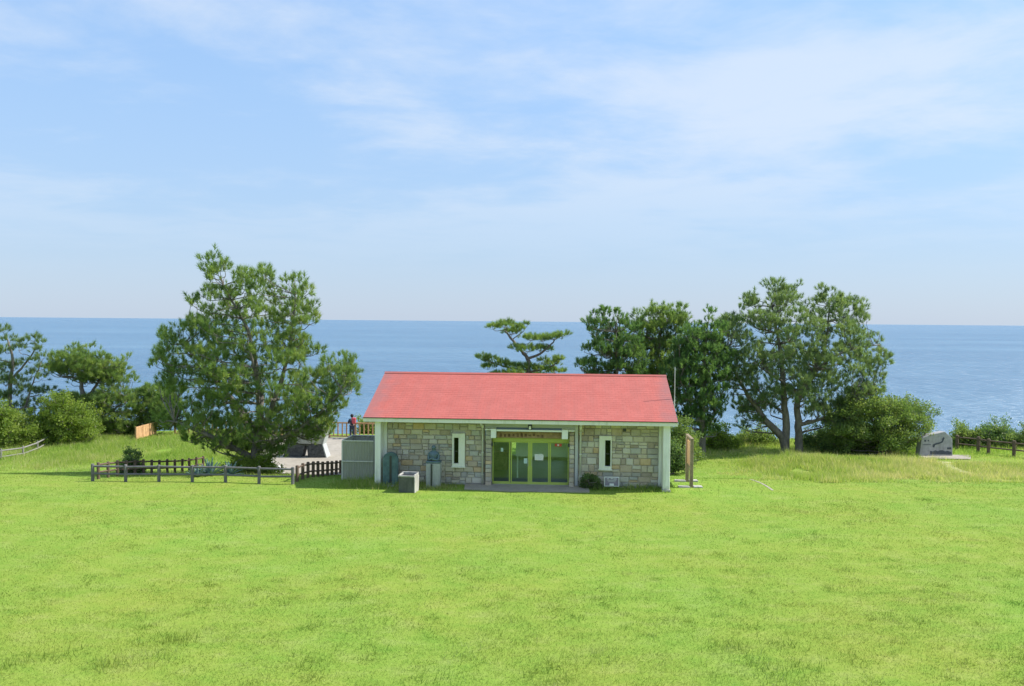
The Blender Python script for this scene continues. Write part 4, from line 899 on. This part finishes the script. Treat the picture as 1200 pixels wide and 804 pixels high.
tr_ = [[(922, 535, 0, .30), (916, 512, 0, .26), (900, 496, -.3, .22), (884, 474, -.5, .16), (866, 446, -.5, .10), (850, 410, -.4, .05)],
       [(920, 535, .1, .30), (921, 500, .1, .25), (918, 460, .2, .19), (915, 415, .2, .13), (905, 360, .2, .05)],
       [(937, 535, 0, .28), (936, 500, 0, .24), (935, 466, .1, .19), (950, 440, .1, .13), (966, 410, .1, .09), (972, 360, .1, .04)],
       [(936, 470, 0, .12), (960, 432, -.6, .09), (990, 412, -.8, .06), (1030, 404, -.8, .03)], [(937, 498, 0, .14), (965, 490, -.6, .1), (1000, 474, -.8, .05)], [(936, 462, 0, .1), (918, 448, -.8, .08), (890, 430, -1.2, .05)], [(920, 485, 0, .1), (900, 470, .8, .08), (875, 440, 1.2, .04)]]
grow('pine_tree', 'tall dark pine with three bare stems at the right', 'tree', 926, Y, tr_, pads, NEED, M['pine_dark'], 6.3, 51, tintb=.02, tscale=.95, tuft_up=.62, flat=-.75, bare=30)

# pines at the left edge
Y = 58.5; k_ = Y / F
pads = [(at(a, b, Y + d), rx * k_, rx * k_ * .7) for (a, b, rx, d) in ((-6, 392, 10, 0), (4, 388, 8, 0), (11, 400, 9, .3), (28, 403, 8, 0), (40, 399, 9, 0), (48, 404, 7, .3), (44, 412, 8, 0), (22, 410, 9, -.4), (6, 412, 9, 0), (-10, 415, 14, 0), (50, 420, 8, 0), (50, 432, 8, .4), (36, 424, 8, 0), (18, 430, 11, .5), (4, 432, 12, 0), (36, 440, 9, 0), (48, 444, 8, 0), (22, 448, 12, 0), (6, 450, 14, 0), (-12, 440, 16, 0), (30, 458, 11, 0), (12, 465, 13, 0), (-6, 470, 16, 0), (34, 474, 11, .6), (20, 480, 12, .8), (44, 462, 11, .8), (56, 458, 9, .8), (52, 474, 10, 1), (40, 486, 11, 1), (4, 490, 12, 1), (28, 494, 10, 1))]
tr_ = [[(10, 535, 0, .2), (11, 490, 0, .17), (12, 450, 0, .13), (15, 420, 0, .09), (8, 396, 0, .04)], [(12, 446, 0, .09), (28, 428, 0, .07), (44, 405, 0, .03)], [(12, 478, 0, .1), (28, 478, 0, .08), (36, 455, 0, .05), (48, 425, 0, .03)]]
grow('pine_tree', 'thin open pine with visible limbs at the left edge', 'tree', 10, Y, tr_, pads, NEED, M['pine_dark'], 7.0, 53, tintb=.05)
Y = 60.0
poly = [(58, 432), (62, 420), (71, 410), (82, 416), (90, 409), (104, 412), (106, 420), (118, 424), (128, 419), (143, 421), (146, 430), (141, 440), (152, 448), (146, 454), (128, 454), (110, 448), (100, 452), (84, 448), (66, 444)]
pads = fill_pads(poly, Y, 9, .8, .6, random.Random(41), 5000, .84, 80) + stray(poly, Y, 30, random.Random(6), (4, 7), 6)
poly2 = [(60, 470), (76, 456), (100, 462), (120, 452), (140, 452), (156, 460), (160, 480), (150, 510), (110, 512), (70, 500)]
pads += fill_pads(poly2, Y, 11, .7, .5, random.Random(42), 3000, .7, 60)
tr_ = [[(99, 526, 0, .24), (98, 490, 0, .2), (97, 465, 0, .17), (93, 440, 0, .10), (80, 424, 0, .04)], [(97, 470, 0, .12), (110, 456, 0, .1), (120, 440, 0, .06), (135, 428, 0, .03)], [(99, 505, 0, .12), (120, 492, 0, .08), (145, 470, 0, .04)]]
grow('pine_tree', 'flat topped bright green pine left of the big pine', 'tree', 99, Y, tr_, pads, NEED, M['pine'], 7, 55, tintb=.12, flat=-.6, bare=10)
Y = 61.5
poly = [(150, 470), (154, 458), (168, 452), (184, 452), (200, 458), (212, 480), (208, 505), (165, 508), (152, 492)]
grow('pine_tree', 'low dense pine touching the left side of the big pine', 'tree', 180, Y, [[(180, 522, 0, .18), (180, 490, 0, .13), (178, 462, 0, .04)]], fill_pads(poly, Y, 12, .65, .7, random.Random(43), 3000, .75, 50), NEED, M['pine'], 7.5, 57, flat=-.6)

# shrubs
def shrub(label, px, Y, poly, m_, seed, rp=11, T=LEAF, dens=5.5, group=None, thick=.7, bare=0, stems=3, cat='shrub', name='shrub', ts=1.0, maxn=120, reach=8):
    y1 = max(p_[1] for p_ in poly); y0 = min(p_[1] for p_ in poly); r = random.Random(seed)
    bx = X_at(px, Y); gy_ = 0
    # foot of the stems in photo rows, from the ground height
    g = ghs(bx, Y); foot = 402 - F * ((g - CAM_H) / Y) - 26
    tr_ = [[(px + r.uniform(-4, 4), foot + 2, r.uniform(-.2, .2), .05), (px + (i - (stems - 1) / 2) * (max(p_[0] for p_ in poly) - min(p_[0] for p_ in poly)) / stems * .5, (foot + y0) / 2, r.uniform(-.4, .4), .035), (px + (i - (stems - 1) / 2) * (max(p_[0] for p_ in poly) - min(p_[0] for p_ in poly)) / stems * .8, y0 + (y1 - y0) * .25, r.uniform(-.5, .5), .012)] for i in range(stems)]
    return grow(name, label, cat, px, Y, tr_, fill_pads(poly, Y, rp, .8, thick, r, 2500, .7, maxn) + stray(poly, Y, int(len(poly) * 3), r, (2.5, 6) if reach > 3 else (2, 3), reach), T, m_, dens, seed, group, tuft_up=.4, bare=bare, tscale=ts)
shrub('wide olive green bush with bare twigs right of the three stemmed pine', 1040, 56.0, [(965, 505), (978, 482), (992, 468), (1004, 462), (1018, 470), (1032, 462), (1056, 468), (1074, 474), (1088, 478), (1096, 490), (1084, 500), (1076, 512), (1068, 530), (975, 532)], M['leaf'], 61, 12, bare=20, stems=6, dens=6)
shrub('bright light green bush under the trees at left', 78, 57.0, [(34, 524), (40, 500), (52, 480), (66, 468), (82, 470), (98, 478), (112, 490), (116, 502), (104, 514), (88, 522)], M['leaf_light'], 63, 9, LEAF, 5.5, bare=8)
shrub('dark green bush behind the pale fence at the left edge', 18, 56.0, [(-30, 530), (-28, 484), (0, 478), (20, 484), (38, 494), (50, 506), (48, 530)], M['leaf_light'], 65, 10)
shrub('dark low thicket between the light bush and the pines at left', 118, 62.5, [(80, 522), (92, 500), (112, 488), (136, 492), (156, 500), (168, 512), (160, 522)], M['leaf'], 67, 9)
shrub('light green bush beside the dark conifer trunk', 842, 58.0, [(826, 528), (830, 512), (838, 504), (850, 510), (862, 520), (868, 530)], M['leaf_light'], 69, 8)
shrub('leafy green bush at the right corner of the building', 798, 50.5, [(784, 532), (785, 506), (794, 501), (804, 504), (812, 514), (815, 530), (808, 538)], M['leaf'], 71, 9)
shrub('small dark bush at the foot of the building right corner', 789, 47.5, [(782, 552), (783, 534), (790, 528), (799, 534), (801, 550)], M['leaf_dark'], 73, 7)
shrub('rounded green bush behind the leaning pine stem', 888, 60.5, [(864, 528), (870, 516), (882, 508), (896, 506), (908, 514), (912, 530)], M['leaf'], 75, 9)
shrub('thick dark undergrowth around the foot of the olive bush', 1000, 58.5, [(940, 532), (946, 512), (965, 502), (1000, 506), (1040, 504), (1064, 516), (1066, 532)], M['leaf_dark'], 76, 10, stems=5)
shrub('small bush against the right of the carved stone', 1130, 60.0, [(1116, 530), (1118, 508), (1126, 504), (1134, 507), (1142, 506), (1147, 516), (1148, 530)], M['leaf'], 77, 8)
shrub('rounded dark bush with pale tips behind the right fence', 1170, 60.0, [(1150, 532), (1153, 514), (1162, 504), (1174, 500), (1183, 506), (1188, 520), (1186, 532)], M['leaf_dark'], 79, 9)
shrub('bush cut by the right edge of the picture', 1206, 60.0, [(1186, 534), (1190, 514), (1198, 505), (1212, 502), (1226, 510), (1230, 534)], M['leaf'], 81, 9)
shrub('yellow green bush beyond the railing by the roof corner', 432, 65.0, [(420, 520), (422, 496), (432, 490), (446, 492), (452, 520)], M['leaf_light'], 83, 8)
shrub('small dark rosette bush at the foot of the stone wall', 694, 38.75, [(681, 575), (683, 564), (689, 557), (697, 558), (703, 565), (704, 575)], M['leaf_dark'], 85, 5, LEAF_S, 26, ts=.6, reach=1)
shrub('small dark bush inside the fence corner at left', 154, 43.5, [(141, 560), (144, 541), (152, 536), (161, 539), (167, 558)], M['leaf_dark'], 87, 7, LEAF_S, 16)
shrub('low green bush around the foot of the big pine', 288, 44.2, [(266, 560), (270, 546), (282, 538), (298, 540), (312, 538), (322, 550), (324, 560)], M['leaf_light'], 89, 7, LEAF_S, 9)

# agaves inside the fence
def agave(label, px, Y, n, ln, seed):
    r = random.Random(seed); x = X_at(px, Y); th = thing('agave_plant', label, 'plant', (x, Y, ghs(x, Y) - .03), 0, 'agaves inside the fence')
    for i in range(n):
        a = i * 2.399; el = R(22 + 58 * i / n + r.uniform(-6, 6)); l_ = ln * r.uniform(.8, 1.1); d = Vector((math.cos(a), math.sin(a), 0)); s_ = Vector((-math.sin(a), math.cos(a), 0)); P = []; mb = MB(); vs = []; fs = []
        for k_, (t_, w_) in enumerate(((0, .05), (.25, .075), (.55, .065), (.85, .03), (1, .003))):
            c_ = d * (math.cos(el) * l_ * t_) + Vector((0, 0, math.sin(el) * l_ * t_ - .18 * l_ * t_ * t_ * math.cos(el)))
            nrm = Vector((-d.x * math.sin(el), -d.y * math.sin(el), math.cos(el)))
            vs += [c_ - s_ * w_ + nrm * .02, c_ - nrm * .02, c_ + s_ * w_ + nrm * .02, c_ + nrm * .008]
        for k_ in range(4):
            b_ = k_ * 4; fs += [(b_ + j, b_ + (j + 1) % 4, b_ + 4 + (j + 1) % 4, b_ + 4 + j) for j in range(4)]
        mb.add(vs, fs).build('leaf', M['agave'], th)
agave('large blue grey agave behind the fifth fence post', 246, 41.6, 26, .95, 1)
agave('smaller blue grey agave left of the large agave', 231, 41.0, 20, .65, 2)
agave('blue grey agave half under the big pine', 270, 42.0, 20, .75, 3)

# ------------------------------------------------------------------ grass
BM = Matrix.Rotation(R(3.6), 2)
def in_building(x, y, pad=0.0):
    dx, dy = x - BX, y - BY; c_, s_ = math.cos(R(3.6)), math.sin(R(3.6)); lx = dx * c_ - dy * s_; ly = dx * s_ + dy * c_
    b_ = (lx > -6.7 - pad) & (lx < 6.7 + pad) & (ly > -0.06 - pad) & (ly < 7.5)
    apn = (lx > -2.35) & (lx < 2.9) & (ly > -1.3) & (ly < 0)
    return b_, apn
ta, tb_, tcn, td = (X_at(305, 45.6), X_at(398, 45.6), X_at(470, 61.8), X_at(300, 61.8))
def on_paving(x, y):
    t_ = (y - 45.6) / (61.8 - 45.6); l_ = ta + (td - ta) * t_; r_ = tb_ + (tcn - tb_) * t_
    p_ = (t_ > 0) & (t_ < 1) & (x > l_) & (x < r_)
    q_ = (x > mx - 1.2) & (x < mx + 1.8) & (y > my - 1.5) & (y < my + .5)
    d_ = np.abs((x - ax) * (by2 - ay) - (y - ay) * (bx2 - ax)) / math.hypot(bx2 - ax, by2 - ay) < .05
    d_ &= (y > by2 - .1) & (y < ay + .1)
    return p_ | q_ | d_
def frustum(n, y0, y1, nr, x0=None, x1=None):
    y = nr.uniform(y0, y1, n * 2); x = nr.uniform(-1, 1, n * 2) * (.665 * y1 + 1.5); k_ = np.abs(x) < .665 * y + 1.5
    if x0 is not None: k_ &= (x > x0) & (x < x1)
    return x[k_], y[k_]
def blades(x, y, h, wd, lean, nr):
    n = len(x); z = gh(x, y) - .01; a = nr.uniform(0, 2 * np.pi, n); b = nr.uniform(0, 2 * np.pi, n); l_ = h * lean * nr.uniform(.1, 1, n)
    V = np.zeros((n, 3, 3)); sx_, sy_ = np.cos(a) * wd / 2, np.sin(a) * wd / 2
    V[:, 0] = np.stack([x - sx_, y - sy_, z], 1); V[:, 1] = np.stack([x + sx_, y + sy_, z], 1); V[:, 2] = np.stack([x + np.cos(b) * l_, y + np.sin(b) * l_, z + h], 1); return V
nr = np.random.default_rng(77); parts = []; tints = []
def add_blades(x, y, h, wd, lean, tint):
    b_, apn = in_building(x, y); keep = ~(b_ | apn | on_paving(x, y)); x, y = x[keep], y[keep]
    pick = lambda q_: q_[keep] if hasattr(q_, '__len__') else q_
    parts.append(blades(x, y, pick(h) * np.ones(len(x)), pick(wd), lean, nr)); tints.append(np.clip(pick(tint), 0, 1))
for (y0, y1, dens, w0) in ((15, 21, 520, .013), (21, 28, 330, .016), (28, 37, 190, .020), (37, 46, 130, .024), (46, 64, 45, .03)):
    n = int(dens * (y1 - y0) * (2 * (.665 * y1 + 1.5)) / 2); x, y = frustum(n, y0, y1, nr)
    p_ = vnoise(x * .7, y * .7) * .5 + vnoise(x * 2.3 + 5, y * 2.3) * .5
    h = (.032 + .034 * p_ ** 1.5) * nr.uniform(.6, 1.4, len(x))
    add_blades(x, y, h, w0, 1.1, np.where(nr.random(len(x)) < .05, 1.0, .5 + nr.normal(0, .17, len(x)) + .25 * (p_ - .5)))
x, y = frustum(20000, 15, 24, nr); k_ = vnoise(x * .8 + 4, y * .8) > .45; x, y = x[k_], y[k_]
add_blades(x, y, .04 + .10 * nr.random(len(x)) ** 3, .016, 1.6, .80 + nr.normal(0, .12, len(x)))
# rank tufts and weeds dotted over the mown lawn
for (cnt, y0, y1, hh, sp) in ((120, 15, 26, .09, .14), (110, 22, 38, .10, .20), (60, 15, 20, .20, .26), (9, 28, 36, .09, .8)):
    x, y = frustum(cnt, y0, y1, nr); x, y = x[:cnt], y[:cnt]; m_ = 60 if sp < .5 else 500
    tt = np.where(nr.random(len(x)) < .35, .95, .42 + .3 * nr.random(len(x))); X2 = np.repeat(x, m_) + nr.normal(0, sp, len(x) * m_); Y2 = np.repeat(y, m_) + nr.normal(0, sp, len(x) * m_)
    add_blades(X2, Y2, hh * nr.uniform(.4, 1.15, len(X2)), .018, .9, np.repeat(tt, m_) + nr.normal(0, .08, len(X2)))
V = np.concatenate(parts); T_ = np.concatenate(tints)
g = link('lawn_grass', tri_mesh('lawn_grass', V, T_), M['lawn']); tag(g, 'mown yellow green lawn grass in front of the building', 'grass', kind='stuff'); NG = len(V)

def tall(name, label, regions):
    global NG
    parts.clear(); tints.clear()
    for (n, y0, y1, x0, x1, hmin, hmax, base, dens_s) in regions:
        x, y = frustum(n, y0, y1, nr, x0, x1)
        wob = 1.6 * (vnoise(x * .45 + 2, y * .45) - .5) + .8 * (vnoise(x * 1.7, y * 1.7 + 8) - .5); sf = min(4.5, (y1 - y0) * .45)
        edge = np.minimum((y - y0) / sf, np.minimum(x - x0, x1 - x) / min(3.0, (x1 - x0) * .2)) + wob * .55
        k_ = (nr.random(len(x)) < sstep(-.1, .9, edge)) & (vnoise(x * dens_s, y * dens_s) > .12); x, y, edge = x[k_], y[k_], edge[k_]
        if x1 > 20 and len(x): k_ = path_dist(x, y) > .75 * nr.random(len(x)) ** .4; x, y, edge = x[k_], y[k_], edge[k_]
        p_ = .45 * vnoise(x * .35 + 3, y * .35) + .75 * vnoise(x * 1.3 + 3, y * .9) * vnoise(x * 2.6, y * 2 + 4) + .1
        sd = nr.random(len(x)) < .10
        h = (hmin + (hmax - hmin) * p_ * nr.uniform(.5, 1.2, len(x))) * (.3 + .7 * sstep(-.1, 1.1, edge)) * np.where(sd, 1.3, 1)
        add_blades(x, y, h, .024, .85, base + .35 * (vnoise(x * .25 + 7, y * .3) - .5) + .3 * (vnoise(x * .9, y * .7 + 3) - .5) + nr.normal(0, .12, len(x)) + np.where(sd, .3, 0))
    V = np.concatenate(parts); g_ = link(name, tri_mesh(name, V, np.concatenate(tints)), M['tall']); tag(g_, label, 'grass', kind='stuff'); NG += len(V)
tall('tall_grass', 'rank green grass on the slope behind the left fence', [(150000, 46.5, 63.5, -48, -12.5, .12, .5, .40, .5), (14000, 39.3, 48, -21, -9.6, .06, .26, .38, .8)])
tall('seeding_grass', 'pale seeding grass over the mound at right', [(150000, 41.0, 52, 11.5, 44, .10, .60, .60, .5), (60000, 52, 64, 8.5, 48, .12, .45, .45, .5), (26000, 46, 64, 7, 20, .1, .34, .36, .7)])
tall('wall_weeds', 'weeds and uncut grass along the foot of the stone wall', [(30000, 37.7, 39.9, -8.5, -2.2, .08, .45, .42, 1.4), (17000, 37.7, 39.6, 3.1, 7.6, .08, .42, .42, 1.4), (2600, 37.9, 39.2, -2.2, 3.1, .05, .5, .9, 2.0)])
print('tree tris', TR, 'grass tris', NG)
